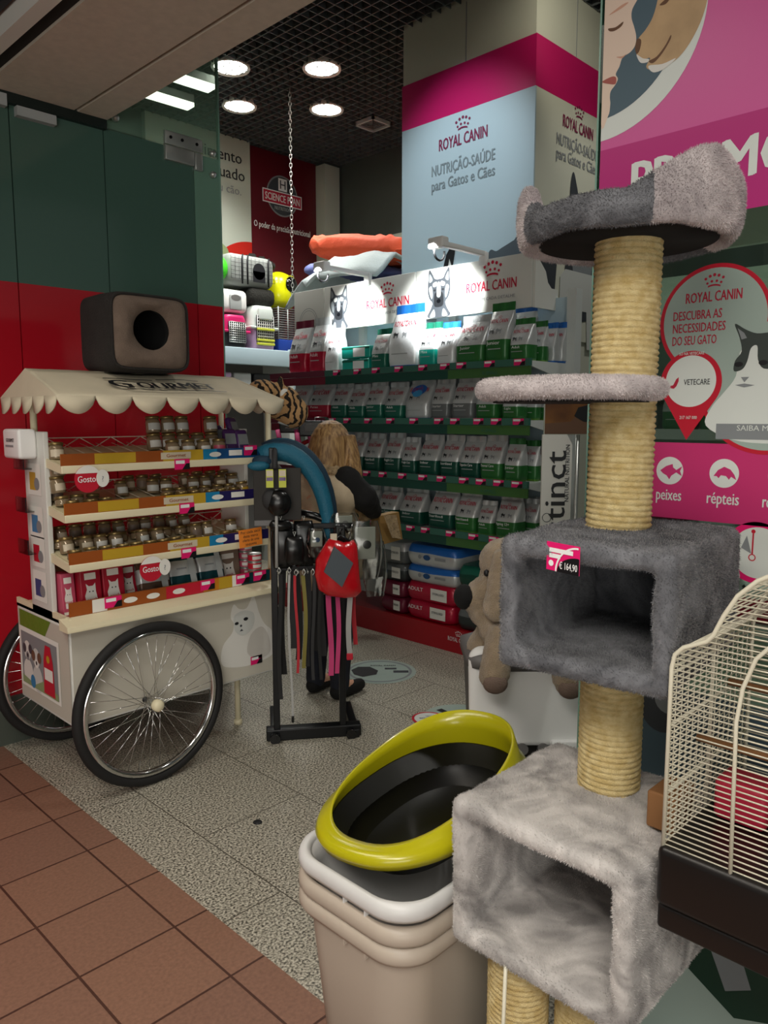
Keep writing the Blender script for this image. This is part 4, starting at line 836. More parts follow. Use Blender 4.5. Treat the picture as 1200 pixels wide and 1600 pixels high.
def ctag(x, z, y, par, s=1.):
    F = PY(x, y, z) @ Matrix.Scale(s, 4); q = MB(); q.rect(-.036, -.02, .036, .024, 'price_pink', F, 0); q.rect(-.03, .004, .012, .018, 'tag_white', F, .0006); q.poly([(.0, -.02), (.036, -.02), (.036, .006), (.018, .004)], 'tag_black', F, .0006); q.build('price_tag', par)
for x in (1.385, 1.82, 2.005, 2.1): ctag(x, .765, CY0+.012, ct)
# shelves, tilted to the front
def cshelf(yf, z, k):
    m = MB(); sl = [(yf, z+.022), (yf, z+.03), (3.2, z+.085), (3.2, z+.077)]
    MM = Matrix(((0, 0, 1, 0), (1, 0, 0, 0), (0, 1, 0, 0), (0, 0, 0, 1)))
    m.prism(sl, CX0+.02, CX1-.05, 'cream_board', MM); s = m.build('shelf', ct)
    m = MB(); m.rbox(CX0+.005, yf-.012, z, CX1-.045, yf, z+.03, 'cream', .003); m.prism([(yf, z+.0), (yf, z+.03), (3.2, z+.085), (3.2, z+.045)], CX0+.006, CX0+.016, 'cream', MM); m.prism([(yf, z+.0), (yf, z+.03), (3.2, z+.085), (3.2, z+.045)], CX1-.056, CX1-.046, 'cream', MM); m.build('front_lip', s)
    m = MB(); F = PY(0, yf-.009, z); x0, x1 = CX0+.005, CX1-.045; xs = x0+(x1-x0)*.66
    m.box(x0, yf-.008, z+.03, x1, yf-.003, z+.074, 'amber'); m.rect(x0, .03, xs, .074, 'label_brown', F, .0); m.rect(x0+.13, .032, x0+.30, .072, 'gold', F, .0006); m.rect(xs-.19, .03, xs-.0, .074, 'gold', F, .0004); m.rect(xs-.2, .038, xs-.06, .066, 'jar_label', F, .001); m.text('Gourmet', 'label_brown', F, .02, w=.09, x=xs-.13, y=.046, off=.002)
    m.rect(xs, .03, xs+.07, .074, 'label_teal', F, .001); m.rect(xs+.07, .03, x1, .074, 'label_blue' if k == 0 else 'label_navy', F, .001); m.disc(xs+.06, .05, .03, 'paper', F, .0016, 16, ry=.011); m.rect(xs+.13, .042, xs+.20, .066, 'paper', F, .0016)
    m.build('label_strip', s)
    m = MB(); zt = z+.125                     # wire fence at the back and thin wire dividers
    m.cyl((CX0+.02, 3.195, zt), (CX1-.05, 3.195, zt), .0025, 'cage_wire', 6)
    n = 13; P = [(CX0+.02+(CX1-CX0-.07)*i/n, 3.195, zt if i % 2 else z+.085) for i in range(n+1)]
    for a, b in zip(P, P[1:]): m.cyl(a, b, .002, 'cage_wire', 5)
    for i in range(1, 13): x = CX0+.02+(CX1-CX0-.07)*i/13; m.cyl((x, yf+.0, z+.046), (x, 3.19, z+.1), .0018, 'cage_wire', 5)
    m.build('wire_rail', s)
    return s
SH = [cshelf(2.87, 1.285, 0), cshelf(2.86, 1.10, 1), cshelf(2.84, .913, 2)]
ctag(1.71, 1.298, 2.856, SH[0]); ctag(2.06, 1.345, 2.858, SH[0]); ctag(1.72, 1.113, 2.846, SH[1]); ctag(1.71, .926, 2.826, SH[2])
for x, nm in ((CX0+.0, 'side_board'), (CX1-.05, 'side_board')):
    m = MB(); m.rbox(x, 3.0, .705, x+.02, 3.2, 1.44, 'white_paint', .003)
    if x < 1.5:
        F = PX(x-.001, 0, 0)
        for z, c in ((1.19, 'gold'), (1.02, 'label_teal'), (.9, 'sign_red'), (.76, 'label_blue')): m.rect(-3.17, z, -3.04, z+.125, 'paper', F, .0005); m.rect(-3.15, z+.02, -3.09, z+.09, c, F, .001); m.disc(-3.08, z+.045, .025, 'photo_mid', F, .0015, 14)
    sb = m.build(nm, ct)
for z in (1.29, 1.12, .95):
    m = MB(); m.box(1.165, 3.12, z, 1.17, 3.22, z+.06, 'clear_clip'); m.box(1.17, 3.12, z, 1.20, 3.22, z+.005, 'clear_clip'); m.build('leaflet_clip', ct)
m = MB(); m.rbox(1.13, 3.06, 1.335, 1.20, 3.22, 1.45, 'white_plastic', .012); F = PX(1.1295, 3.14, 1.40); m.text('GOURMET', 'ink', F, .02, w=.08, y=.0, off=.001); m.rect(-.05, -.02, .03, -.012, 'ink_grey', F, .001); m.build('leaflet_box', ct)
for p in ((1.215, 3.12, 1.40), (2.215, 2.93, .72), (2.19, 3.28, .72)):
    m = MB(); m.cyl(p, (p[0], p[1], 1.60), .013, 'cream', 14); m.build('awning_post', ct)
m = MB(); m.box(1.22, 3.201, .705, 2.13, 3.206, .88, 'cream_board'); m.build('rear_board', ct)
m = MB(); m.rbox(2.15, 2.88, .66, 2.23, 2.97, .72, 'cream', .005); m.rbox(2.13, 3.24, .66, 2.21, 3.32, .72, 'cream', .005); m.build('post_foot', ct)
# awning: a gabled canvas with a scalloped valance
AX0, AX1, AY0, AY1, ZE, ZR = 1.145, 2.155, 2.73, 3.26, 1.572, 1.678
m = MB()
def sheet(p00, p10, p11, p01, nu, nv, sag):
    vs = []
    for i in range(nu+1):
        for j in range(nv+1):
            u, v = i/nu, j/nv
            p = (Vector(p00)*(1-u)+Vector(p10)*u)*(1-v)+(Vector(p01)*(1-u)+Vector(p11)*u)*v
            p.z -= sag*math.sin(PI*v)*(1+.4*math.sin(u*17))*.6+.004*noise.noise(Vector((u*9, v*5, p00[1])))
            vs.append(tuple(p))
    m.add(vs, [(i*(nv+1)+j, (i+1)*(nv+1)+j, (i+1)*(nv+1)+j+1, i*(nv+1)+j+1) for i in range(nu) for j in range(nv)], 'canvas', smooth=True)
YR2 = 3.02
sheet((AX0, AY0, ZE), (AX1, AY0, ZE), (AX1-.07, YR2, ZR), (AX0+.01, YR2, ZR), 40, 8, .008)
sheet((AX1, AY1, ZE), (AX0, AY1, ZE), (AX0+.01, YR2, ZR), (AX1-.07, YR2, ZR), 40, 8, .008)
m.add([(AX0, AY0, ZE), (AX0+.01, YR2, ZR), (AX0, AY1, ZE)], [(0, 1, 2)], 'canvas'); m.add([(AX1, AY0, ZE), (AX1-.07, YR2, ZR), (AX1, AY1, ZE)], [(2, 1, 0)], 'canvas')
def scallops(p, q, n, h):
    p = Vector(p); q = Vector(q); d = (q-p)/n; out = Vector((d.y, -d.x, 0)).normalized()
    for k in range(n):
        a = p+d*k; N = 12; vs = []
        for i in range(N+1):
            u = i/N; g = math.sin(PI*u)**.6
            vs.append(tuple(a+d*u)); b = a+d*u+out*(.012*g*math.sin(u*PI)); vs.append((b.x, b.y, b.z-.006-h*g))
        m.add(vs, [(2*i, 2*i+1, 2*i+3, 2*i+2) for i in range(N)], 'canvas', smooth=True)
scallops((AX0, AY0, ZE), (AX1, AY0, ZE), 7, .058); scallops((AX0, AY1, ZE), (AX0, AY0, ZE), 5, .058); scallops((AX1, AY0, ZE), (AX1, AY1, ZE), 4, .055)
aw = m.build('awning', ct); q = aw.modifiers.new('s', 'SOLIDIFY'); q.thickness = .004
m = MB()
def AW(x, y, o):          # lies on the cloth of the front slope
    X = 1.635+x; u = (X-AX0)/(AX1-AX0); v = .22+y/.31
    return (X, AY0+(YR2-AY0)*v-.002, ZE+(ZR-ZE)*v-.008*math.sin(PI*v)*(1+.4*math.sin(u*17))*.6+.004*noise.noise(Vector((u*9, v*5, AY0)))+.0115)
S = frame((1.635, 2.80, 1.572+.07*.3655+.009), (1, 0, 0), (0, .29, .106))
m.text('G', 'photo_black', None, .135, x=-.19, y=.016, off=0, bold=.01, f=AW, fat=.035); m.text('OURMET', 'photo_black', None, .105, w=.35, x=.06, y=.025, off=0, bold=.01, f=AW, fat=.035)
def bar(x0, x1, y0, y1):
    n = 12; m.add([AW(x0+(x1-x0)*i/n, y, 0) for i in range(n+1) for y in (y0, y1)], [(2*i, 2*i+2, 2*i+3, 2*i+1) for i in range(n)], 'photo_black')
bar(-.19, .26, -.006, .002); bar(-.23, -.02, .122, .130); bar(.0, .2, .130, .137)
m.build('awning_lettering', ct)
# wheels
def wheel(cx, cy, rz, rot, name='wheel'):
    M = T(cx, cy, .338) @ RZ(rz) @ RX(90) @ RZ(rot)
    m = MB(); n = 72
    m.tube([(.317*math.cos(2*PI*i/n), .317*math.sin(2*PI*i/n), 0) for i in range(n)], .021, 'rubber', 12, cyc=True, M=M); w = m.build(name, ct)
    m = MB(); rings = []
    for a in range(n):
        c, s = math.cos(2*PI*a/n), math.sin(2*PI*a/n)
        rings.append([(r*c, r*s, z) for r, z in ((.302, .015), (.284, .014), (.278, .006), (.278, -.006), (.284, -.014), (.302, -.015))])
    m.loft(rings, 'chrome', M, cyc=True); m.build('rim', w)
    m = MB()
    for k in range(36):
        a = 2*PI*k/36; sd = 1 if k % 2 else -1; hb = a+(1 if (k//2) % 2 else -1)*1.15
        m.cyl((.02*math.cos(hb), .02*math.sin(hb), .022*sd), (.28*math.cos(a), .28*math.sin(a), 0), .0013, 'chrome', 5, M=M)
    m.build('spokes', w)
    m = MB(); m.cyl((0, 0, -.03), (0, 0, .03), .012, 'steel', 14, M=M); m.lathe([(.022, .02), (.024, .03), (.024, .048), (.016, .056), (.003, .058)], 'cream', 20, M); m.build('hub', w)
wheel(1.4975, 2.785, 1.5, 4); wheel(1.455, 3.47, 0, 11)
m = MB(); m.cyl((1.4975, 2.82, .338), (1.455, 3.44, .338), .012, 'dark_metal', 10); m.build('axle', ct)
m = MB(); m.cyl((2.09, 3.05, 0), (2.09, 3.05, .31), .014, 'cream', 12); m.lathe([(.02, 0), (.02, .02), (.014, .025)], 'cream', 14, T(2.09, 3.05, 0)); m.build('prop_leg', ct)
ctag(2.06, .375, CY0-.004, ct, .9)
# ------------------------------------------------------------------ on the cart
def round_sign(x, y, z, lb):
    t = thing('price_sign', lb, 'sign', (x, y, z), 0, 'round red promotion signs on the cart'); F = PY(x, y, z)
    m = MB(); m.disc(0, 0, .052, 'sign_red', F, 0, 32); m.poly([(.052*math.cos(a), .052*math.sin(a)) for a in [R(q) for q in range(25, 156, 10)]], 'paper', F, .001); m.text('Gosto', 'tag_white', F, .035, w=.07, x=-.005, y=-.012, off=.001); m.disc(0, 0, .052, 'sign_red', F @ T(0, 0, -.002), 0, 32); m.build('red_disc', t)
    m = MB(); m.disc(.058, -.0, .026, 'paper', F, .002, 24, ry=.034); m.text('?', 'ink_grey', F, .03, x=.058, y=-.012, off=.003); m.build('side_badge', t)
round_sign(1.30, 2.85, 1.262, 'round red and white sign hanging from the left of the top cart shelf')
round_sign(1.535, 2.822, .885, 'round red and white sign hanging over the pouches below the lowest cart shelf')
round_sign(2.13, 2.83, 1.245, 'round red and white sign at the right end of the top cart shelf')
m = MB(); F = PY(2.02, 2.812, .955) @ RZ(3); m.rect(-.065, -.035, .06, .045, 'note_orange', F, 0)
for i, (t, w_) in enumerate((('Por cada saco', .105), ('desta marca', .08), ('oferta de uma', .09), ('saqueta', .06))): m.text(t, 'ink', F, .018, w=w_, x=-.002, y=.026-.018*i, off=.001, bold=0)
tag(m.build('paper_note'), 'orange handwritten paper note stuck on the lowest cart shelf', 'note')
def jar(x, y, z, lb, G, tall=True, c='jar_label', s=1.):
    o = MB(); r = .027*s; h = .052*s if tall else .026*s
    o.lathe([(r*.93, 0), (r, .004), (r, h*.8), (r*.86, h)], 'jar_glass', 18); j = o.build('food_jar', local=True); tag(j, lb, 'cat food', G); j.location = (x, y, z); j.rotation_euler = (R(-9), 0, R(random.uniform(-25, 25)))
    o = MB(); o.lathe([(r*.93, h), (r*.97, h+.001), (r*.97, h+.011), (r*.8, h+.012), (r*.1, h+.010)], 'jar_lid', 18, cap=(True, True)); o.build('lid', j, local=True)
    if tall:
        o = MB(); n = 12; k0, k1 = R(-150), R(-30); pts = [(r*1.015*math.cos(k0+(k1-k0)*i/n), r*1.015*math.sin(k0+(k1-k0)*i/n)) for i in range(n+1)]
        o.add([(a, b, z_) for a, b in pts for z_ in (h*.18, h*.68)], [(2*i, 2*i+2, 2*i+3, 2*i+1) for i in range(n)], c, smooth=True); o.build('label', j, local=True)
    return j
def surf(k, y): 
    z = (1.285, 1.10, .913)[k]; yf = (2.87, 2.86, 2.84)[k]; return z+.03+(y-yf)/(3.2-yf)*.055+.006
SN = ('top', 'middle', 'lowest')
# top shelf: a cluster of filled jars to the right
rr = random.Random(4)
fr = [1.71, 1.785, 1.865, 1.94]; bk = [1.70, 1.77, 1.84, 1.915, 1.99]
for i, x in enumerate(fr): jar(x, 2.925, surf(0, 2.925), 'jar in the front row of the top cart shelf, %s from the left' % ORD[i], 'jars on the top cart shelf', c=('jar_label', 'photo_light', 'cat_white', 'box_pink')[i], s=1.1)
for i, x in enumerate(bk):
    jar(x, 3.06, surf(0, 3.06), 'jar in the back row of the top cart shelf, %s from the left' % ORD[i], 'jars on the top cart shelf', c='cat_white', s=1.15)
    if i != 3: jar(x, 3.065, surf(0, 3.06)+.074, 'jar stacked on the %s back jar of the top cart shelf' % ORD[i], 'jars on the top cart shelf', c='photo_light', s=1.15)
for i, (x, y, z) in enumerate(((2.04, 2.98, 0), (2.095, 2.96, 0), (2.05, 3.08, 0), (2.10, 3.03, .045))):
    o = MB(); o.rbox(-.032, -.016, 0, .032, .016, .105, 'p_purple', .014); o.rect(-.025, .03, .025, .08, 'photo_mid', RX(90), .0165)
    j = o.build('food_sachet', local=True); j.location = (x, y, surf(0, y)+z); j.rotation_euler = (R(-18), 0, R(12*i-15)); tag(j, 'dark purple sachet at the right end of the top cart shelf, ' + ('front left one', 'front right one', 'rear left one', 'rear right one')[i], 'cat food', 'purple sachets on the top cart shelf')
def fill(k, rows):
    for name, y, x0, x1, n, miss, tall in rows:
        c = 0
        for i in range(n):
            if i in miss: continue
            x = x0+(x1-x0)*i/(n-1)+rr.uniform(-.006, .006); yy = y+rr.uniform(-.006, .006)
            jar(x, yy, surf(k, yy), '%s in %s row of %s cart shelf, %s from the left' % ('jar' if tall else 'flat tin', name, SN[k], ORD[c]), '%s in the %s row of the %s cart shelf' % ('jars' if tall else 'flat tins', name, SN[k]), tall, c=rr.choice(('jar_label', 'cat_white', 'photo_light', 'taupe')))
            c += 1
fill(1, [('front', 2.90, 1.26, 2.07, 13, (3, 4, 5, 12), False), ('second', 2.975, 1.25, 2.09, 14, (3, 4, 5, 6, 13), False), ('third', 3.05, 1.26, 2.09, 13, (1, 2, 3, 5, 8), True), ('rear', 3.13, 1.26, 2.09, 13, (1, 2, 3, 4, 8), True)])
for z in (0, .065, .13): jar(1.245, 2.99, surf(1, 2.99)+.045+z, 'tin in the tall stack at left end of middle cart shelf, %s from bottom' % ORD[int(z/.065)], 'stacked tins at the left of the middle cart shelf', True, s=1.05)
jar(2.05, 2.905, surf(1, 2.9), 'pale yellow jar alone at the right front of the middle cart shelf', None, True, c='gold')
fill(2, [('front', 2.88, 1.25, 2.0, 13, (9, 10), False), ('second', 2.955, 1.26, 2.02, 13, (4, 7, 8, 11), True), ('third', 3.03, 1.25, 2.06, 13, (11,), False), ('rear', 3.12, 1.30, 2.06, 13, (10, 11, 12), True)])
# in the tray below
def carton(x, y, z, w, h, d, c, lb, G, par=None):
    t = MB(); t.rbox(-w/2, 0, 0, w/2, d, h, c, .004); F = RX(90)
    t.poly([(-w*.28, h*.18), (-w*.33, h*.42), (-w*.22, h*.55), (-w*.26, h*.68), (-w*.12, h*.62), (w*.08, h*.62), (w*.2, h*.68), (w*.2, h*.5), (w*.27, h*.3), (w*.2, h*.16)], 'cat_white', F, .0005)
    t.disc(-w*.1, h*.5, w*.035, 'photo_black', F, .001, 8); t.disc(w*.06, h*.5, w*.035, 'photo_black', F, .001, 8); t.text('pouch', 'ink_red', F, h*.09, y=h*.3, off=.001)
    t.rect(-w*.45, h*.03, w*.45, h*.10, 'paper', F, .0005); t.rect(-w*.3, h*.76, w*.25, h*.9, 'paper', F, .0005)
    o = t.build('food_carton', local=True); o.location = (x, y, z); o.rotation_euler = (R(-6), 0, 0); return tag(o, lb, 'cat food', G)
GR = 'cartons in the cart tray'
carton(1.33, 2.92, .716, .085, .185, .09, 'box_red', 'bright red carton at the left front of the cart tray', GR); carton(1.425, 2.92, .716, .09, .19, .09, 'box_red', 'red carton with white cat head, second from the left in the cart tray', GR)
carton(1.525, 2.99, .716, .085, .17, .07, 'box_red', 'red carton set back behind the round sign in the cart tray', GR); carton(1.255, 2.96, .716, .055, .17, .12, 'box_pink', 'narrow pinkish red carton at the left edge of the cart tray', GR)
carton(2.005, 2.96, .716, .12, .17, .07, 'taupe', 'taupe carton with pale cat beside the red tins in the cart tray', GR)
def pouch(x, y, w, h, c, c2, lb):
    o = MB(); n = 14; rings = []
    for i in range(11):
        t = i/10; th = .02*math.sin(PI*min(t*1.05, 1))**.5+.002
        rings.append([(w/2*(1-2*j/n), -th+.003*math.sin(j+i), h*t) for j in range(n+1)]+[(-w/2*(1-2*j/n), th, h*t) for j in range(n+1)])
    o.loft(rings, c, mf=lambda i: c2 if 4 <= i <= 6 else c); F = RX(90)
    o.rect(w*.2, h*.05, w*.42, h*.92, 'light_grey', F, .027); o.rect(-w*.25, h*.52, w*.12, h*.55, 'ink_grey', F, .027)
    t = o.build('food_pouch', local=True); t.location = (x, y, .722); t.rotation_euler = (R(-20), 0, R(-4)); return tag(t, lb, 'cat food', 'upright pouches in the cart tray')
pouch(1.605, 2.92, .13, .20, 'pouch_brown', 'foil', 'brown and silver pouch right of the red cartons in the cart tray')
pouch(1.745, 2.92, .13, .22, 'pouch_teal', 'foil', 'dark teal pouch with silver middle, left one of two'); pouch(1.885, 2.92, .12, .22, 'pouch_teal', 'foil', 'dark teal pouch with silver middle, right one of two beside the taupe carton')
def can(x, y, z, lb, G, c):
    o = MB(); o.lathe([(.030, 0), (.032, .002), (.032, .006)], 'steel', 20, cap=(True, False)); o.lathe([(.032, .006), (.032, .033)], c, 20, cap=(False, False)); o.lathe([(.032, .033), (.033, .036), (.031, .038), (.028, .036), (.001, .036)], 'steel', 20, cap=(False, True))
    n = 8; pts = [(.0323*math.cos(R(-140+10*i)), .0323*math.sin(R(-140+10*i))) for i in range(n+1)]; o.add([(a, b, q) for a, b in pts for q in (.012, .027)], [(2*i, 2*i+2, 2*i+3, 2*i+1) for i in range(n)], 'cat_white')
    j = o.build('food_tin', local=True); j.location = (x, y, z); j.rotation_euler = (0, 0, R(rr.uniform(-20, 20))); tag(j, lb, 'cat food', G)
for s, (x, y, n, c, nm) in enumerate(((2.06, 3.06, 5, 'box_pink', 'rear'), (2.105, 2.98, 5, 'box_pink', 'middle'), (2.10, 2.90, 4, 'sign_red', 'front'))):
    for i in range(n): can(x, y, .714+.0385*i, 'round tin in the %s stack at the cart tray\'s right end, %s from bottom' % (nm, ORD[i]), 'stacked tins in the cart tray', c)
# ------------------------------------------------------------------ cube bed on the awning
t = thing('cat_cube_bed', 'brown padded cube cat bed with round opening on top of the cart awning', 'pet bed', (1.60, 3.0, 1.69), 0)
BX, BY, BZ, BW, BH = 1.605, 2.885, 1.832, .345, .30
def rsq(w, h, y, n=64, r=.2, e=.28):
    return [(BX+w/2*math.copysign(abs(math.cos(a))**e, math.cos(a)), y, BZ+h/2*math.copysign(abs(math.sin(a))**e, math.sin(a))) for a in [2*PI*i/n for i in range(n)]]
m = MB(); m.loft([rsq(BW*.95, BH*.95, BY+.004), rsq(BW*1.02, BH*1.02, BY+.02), rsq(BW*1.05, BH*1.04, BY+.12), rsq(BW*1.04, BH*1.03, BY+.24), rsq(BW*.9, BH*.9, BY+.28)], 'bed_dark', cap=(False, True)); m.build('shell', t)
m = MB(); rings = []
def circ(r, y, n=64): return [(BX+.0+r*math.cos(2*PI*i/n), y, BZ+.01+r*math.sin(2*PI*i/n)) for i in range(n)]
sq = rsq(BW*.93, BH*.93, BY-.002); c0 = circ(.078, BY-.003)
for q in range(11):
    u = q/10; bul = -.026*math.sin(PI*u)**.7
    rings.append([(s[0]*(1-u)+c[0]*u, s[1]*(1-u)+c[1]*u+bul+.003*noise.noise(Vector((s[0]*40, u*5, s[2]*40))), s[2]*(1-u)+c[2]*u) for s, c in zip(sq, c0)])
m.loft(rings, 'bed_brown', cap=(False, False)); m.build('front_cushion', t)
m = MB(); m.loft([circ(.078, BY-.003), circ(.085, BY+.03), circ(.12, BY+.1), circ(.12, BY+.2)], 'felt_black', cap=(False, True)); m.build('inner_lining', t)
m = MB(); m.tube([(p[0], p[1]-.001, p[2]) for p in rsq(BW*.965, BH*.965, BY)], .006, 'bed_dark', 6, cyc=True); m.build('piping', t)
# tiger striped plush behind the awning
m = MB(); m.ell((2.36, 3.02, 1.565), (.09, .12, .085), 'x'); m.ell((2.27, 3.04, 1.62), (.07, .09, .055), 'x'); m.ell((2.40, 2.98, 1.52), (.075, .09, .08), 'x'); m.ell((2.33, 2.98, 1.66), (.02, .012, .035), 'x')
t = thing('tiger_plush', 'tiger striped plush bed hung at the right end of the cart awning', 'plush toy', (2.36, 3.02, 1.5))
o = soft(m, 'body', t, 'tiger', .01, .003, 40)
nt = MATS['tiger'].node_tree; wv = nt.nodes.new('ShaderNodeTexWave'); wv.inputs['Scale'].default_value = 9; wv.inputs['Distortion'].default_value = 7; wv.inputs['Detail'].default_value = 2; wv.inputs['Detail Scale'].default_value = 2
tcn = [x for x in nt.nodes if x.type == 'TEX_COORD'][0]; nt.links.new(tcn.outputs['Object'], wv.inputs['Vector']); rp = nt.nodes.new('ShaderNodeValToRGB'); rp.color_ramp.elements[0].color = lin('1f1610'); rp.color_ramp.elements[1].color = lin('b99163'); rp.color_ramp.elements[0].position = .28; rp.color_ramp.elements[1].position = .42
nt.links.new(wv.outputs['Fac'], rp.inputs[0]); nt.links.new(rp.outputs[0], nt.nodes['Principled BSDF'].inputs['Base Color'])
m = MB(); m.ell((2.33, 2.945, 1.60), (.03, .012, .03), 'cat_white'); m.build('muzzle_patch', t)
m = MB(); m.tube([(2.30, 2.96, 1.47), (2.37, 2.97, 1.45), (2.42, 2.99, 1.60)], .005, 'light_grey', 6); m.build('hang_cord', t)
# ------------------------------------------------------------------ rack with leads
rk = thing('lead_rack', 'black metal floor rack with hooks beside the cart', 'display rack', (2.28, 2.72, 0))
A0 = Vector((2.088, 2.752, 0)); A1 = Vector((2.388, 2.53, 0)); dd = (A1-A0).normalized(); nn = Vector((-dd.y, dd.x, 0))
def onr(s, z, o=0): p = A0+dd*s+nn*o; return (p.x, p.y, z)
LEN = (A1-A0).length
FR = frame((A0.x, A0.y, 0), dd, (0, 0, 1))        # x along the rack, y up, z towards the viewer
m = MB()
m.rbox(-.04, .0, -.06, LEN+.03, .055, .0, 'dark_metal', .006, FR); m.build('base_bar', rk)
for s in (0.01, LEN-.055):
    m = MB(); m.rbox(s-.015, .05, -.04, s+.015, 1.0 if s > .1 else 1.36, -.01, 'dark_metal', .004, FR); m.build('post', rk)
for s in (.0, LEN-.02):
    m = MB(); m.cyl((s, .02, .005), (s, .02, .03), .024, 'black_plastic', 16, M=FR); m.build('caster', rk)
for s in (.0, LEN):
    m = MB(); m.rbox(s-.02, .0, -.35, s+.02, .04, .02, 'dark_metal', .005, FR); m.build('foot', rk)
for z in (.99, .80):
    m = MB(); m.rbox(0, z, -.035, LEN, z+.025, -.015, 'dark_metal', .004, FR); m.build('cross_bar', rk)
HK = []
for i in range(9):
    s = .03+i*.042; m = MB(); m.tube([(s, .81, -.015), (s, .812, .05), (s, .805, .07), (s, .815, .085)], .0035, 'steel', 6, M=FR); m.build('hook', rk)
m = MB(); m.rbox(-.075, 1.035, -.008, .135, 1.27, .004, 'board_dark', .003, FR); m.rbox(-.075, 1.012, -.006, .05, 1.038, .008, 'grey_plastic', .003, FR); m.build('back_board', rk)
def lead(s, z0, z1, w, mt, lb, o=.05, wob=.006, tip=None, flat=True):
    m = MB(); P = []; n = 14
    for i in range(n+1): t = i/n; P.append((s+wob*math.sin(t*5+s*40), z1+(z0-z1)*t, o+wob*math.cos(t*4+s*30)))
    rings = [[(p[0]-w/2, p[1], p[2]), (p[0]+w/2, p[1], p[2]), (p[0]+w/2, p[1], p[2]-.006), (p[0]-w/2, p[1], p[2]-.006)] for p in P] if flat else None
    if flat: m.loft([list(reversed(r)) for r in rings], mt, FR, smooth=False)
    else: m.tube(P, w/2, mt, 8, M=FR)
    o_ = tag(m.build('dog_lead'), lb, 'dog lead', 'leads hanging on the rack')
    m = MB(); m.tube([(s, z1+.0, o), (s+.008, z1+.015, o), (s, z1+.03, o), (s-.008, z1+.015, o)], .0025, 'steel', 6, cyc=True, M=FR); m.build('ring', o_)
    if tip: m = MB(); m.rbox(P[-1][0]-w*.6, P[-1][1]-.03, P[-1][2]-.008, P[-1][0]+w*.6, P[-1][1], P[-1][2]+.008, tip, .003, FR); m.build('end_tip', o_)
for k, (s, z) in enumerate(((.045, .30), (.09, .42), (.12, .36), (.16, .33), (.195, .40), (.23, .37), (.275, .45), (.315, .40))):
    lead(s, z, .80, .028, ('black_matt', 'charcoal')[k % 2], 'dark lead in the rear row of the rack, %s from the left post' % ORD[k], o=-.06-.012*(k % 3))
lead(.03, .22, .80, .018, 'black_matt', 'black lead hanging leftmost next to the rack post')
lead(.075, .14, .80, .010, 'lead_grey', 'long pale grey lead with black buckle near the left rack post', tip='black_plastic')
lead(.105, .34, .79, .012, 'lead_red', 'thin red lead left of the olive one')
lead(.14, .36, .79, .017, 'lead_olive', 'olive green lead in the middle of the rack')
lead(.18, .30, .79, .014, 'charcoal', 'dark grey lead right of the olive one')
lead(.21, .30, .79, .014, 'black_matt', 'black lead left of the pink ones')
lead(.255, .32, .79, .024, 'lead_pink', 'wide bright pink lead, left of the two pink ones')
lead(.29, .33, .79, .020, 'lead_pink', 'bright pink lead, right of the two pink ones')
lead(.345, .42, .79, .024, 'lead_grey', 'packed white lead with red tip at the right end of the rack', tip='sign_red')
lead(.375, .44, .78, .02, 'lead_red', 'wine red lead at the far right end of the rack', o=-.01)
# telescopic wand and tagged toys in front of the board
t = thing('ball_thrower', 'black ball thrower with long white handle and lime cards in front of the board', 'dog toy', tuple(FR @ Vector((.02, .95, .06))))
m = MB(); m.cyl((.02, .83, .05), (.025, 1.18, .05), .007, 'lead_grey', 10, M=FR); m.build('handle', t)
m = MB(); m.ell((.035, 1.12, .06), (.055, .06, .03), 'black_plastic', M=FR); m.ell((-.005, 1.135, .055), (.035, .045, .025), 'charcoal', M=FR); m.build('ball_holder', t)
for s in (-.02, .035):
    m = MB(); m.rbox(s, 1.19, .075, s+.032, 1.27, .078, 'tag_lime', .001, FR); m.rect(s+.002, 1.22, s+.03, 1.235, 'p_purple', FR, .079); m.rect(s+.002, 1.24, s+.03, 1.265, 'jar_label', FR, .079); m.build('card', t)
m = MB(); m.tube([(.02, 1.27, .07), (.02, 1.33, .04), (.02, 1.35, -.02)], .012, 'charcoal', 8, M=FR); m.build('strap', t)
# teal padded slings arching over the rack
def arch(off, r, mt, lb, s0=-.05, zt=1.345):
    m = MB(); P = []
    for i in range(15):
        q = i/14; a = R(115-125*q); P.append((s0+.10+ .20*math.cos(a)*1.05, zt-.27+.27*math.sin(a)-(.12*q*q), off))
    m.tube(P, [.018+r*math.sin(PI*min(.5+.5*i/14, 1))*.6+r*.4 for i in range(15)], mt, 12, M=FR); o = tag(m.build('padded_harness'), lb, 'dog harness', 'padded harnesses arching over the rack')
    m = MB(); m.tube([(p[0]*1, p[1]+r+.012, p[2]+.012) for p in P], .004, 'teal_dark' if mt != 'teal_dark' else 'teal_cloth', 6, M=FR); m.build('piping', o)
arch(-.06, .026, 'teal_cloth', 'bright teal padded harness arching over the top of the rack')
arch(-.13, .028, 'teal_dark', 'dark blue padded harness arching behind the teal one', s0=-.03, zt=1.36)
m = MB(); m.ell((-.03, 1.30, -.03), (.05, .03, .03), 'teal_dark', M=FR); m.ell((-.05, 1.28, .0), (.05, .022, .025), 'teal_cloth', M=FR); tag(m.build('folded_harness'), 'folded teal harness bundle at the left end of the rack top', 'dog harness')
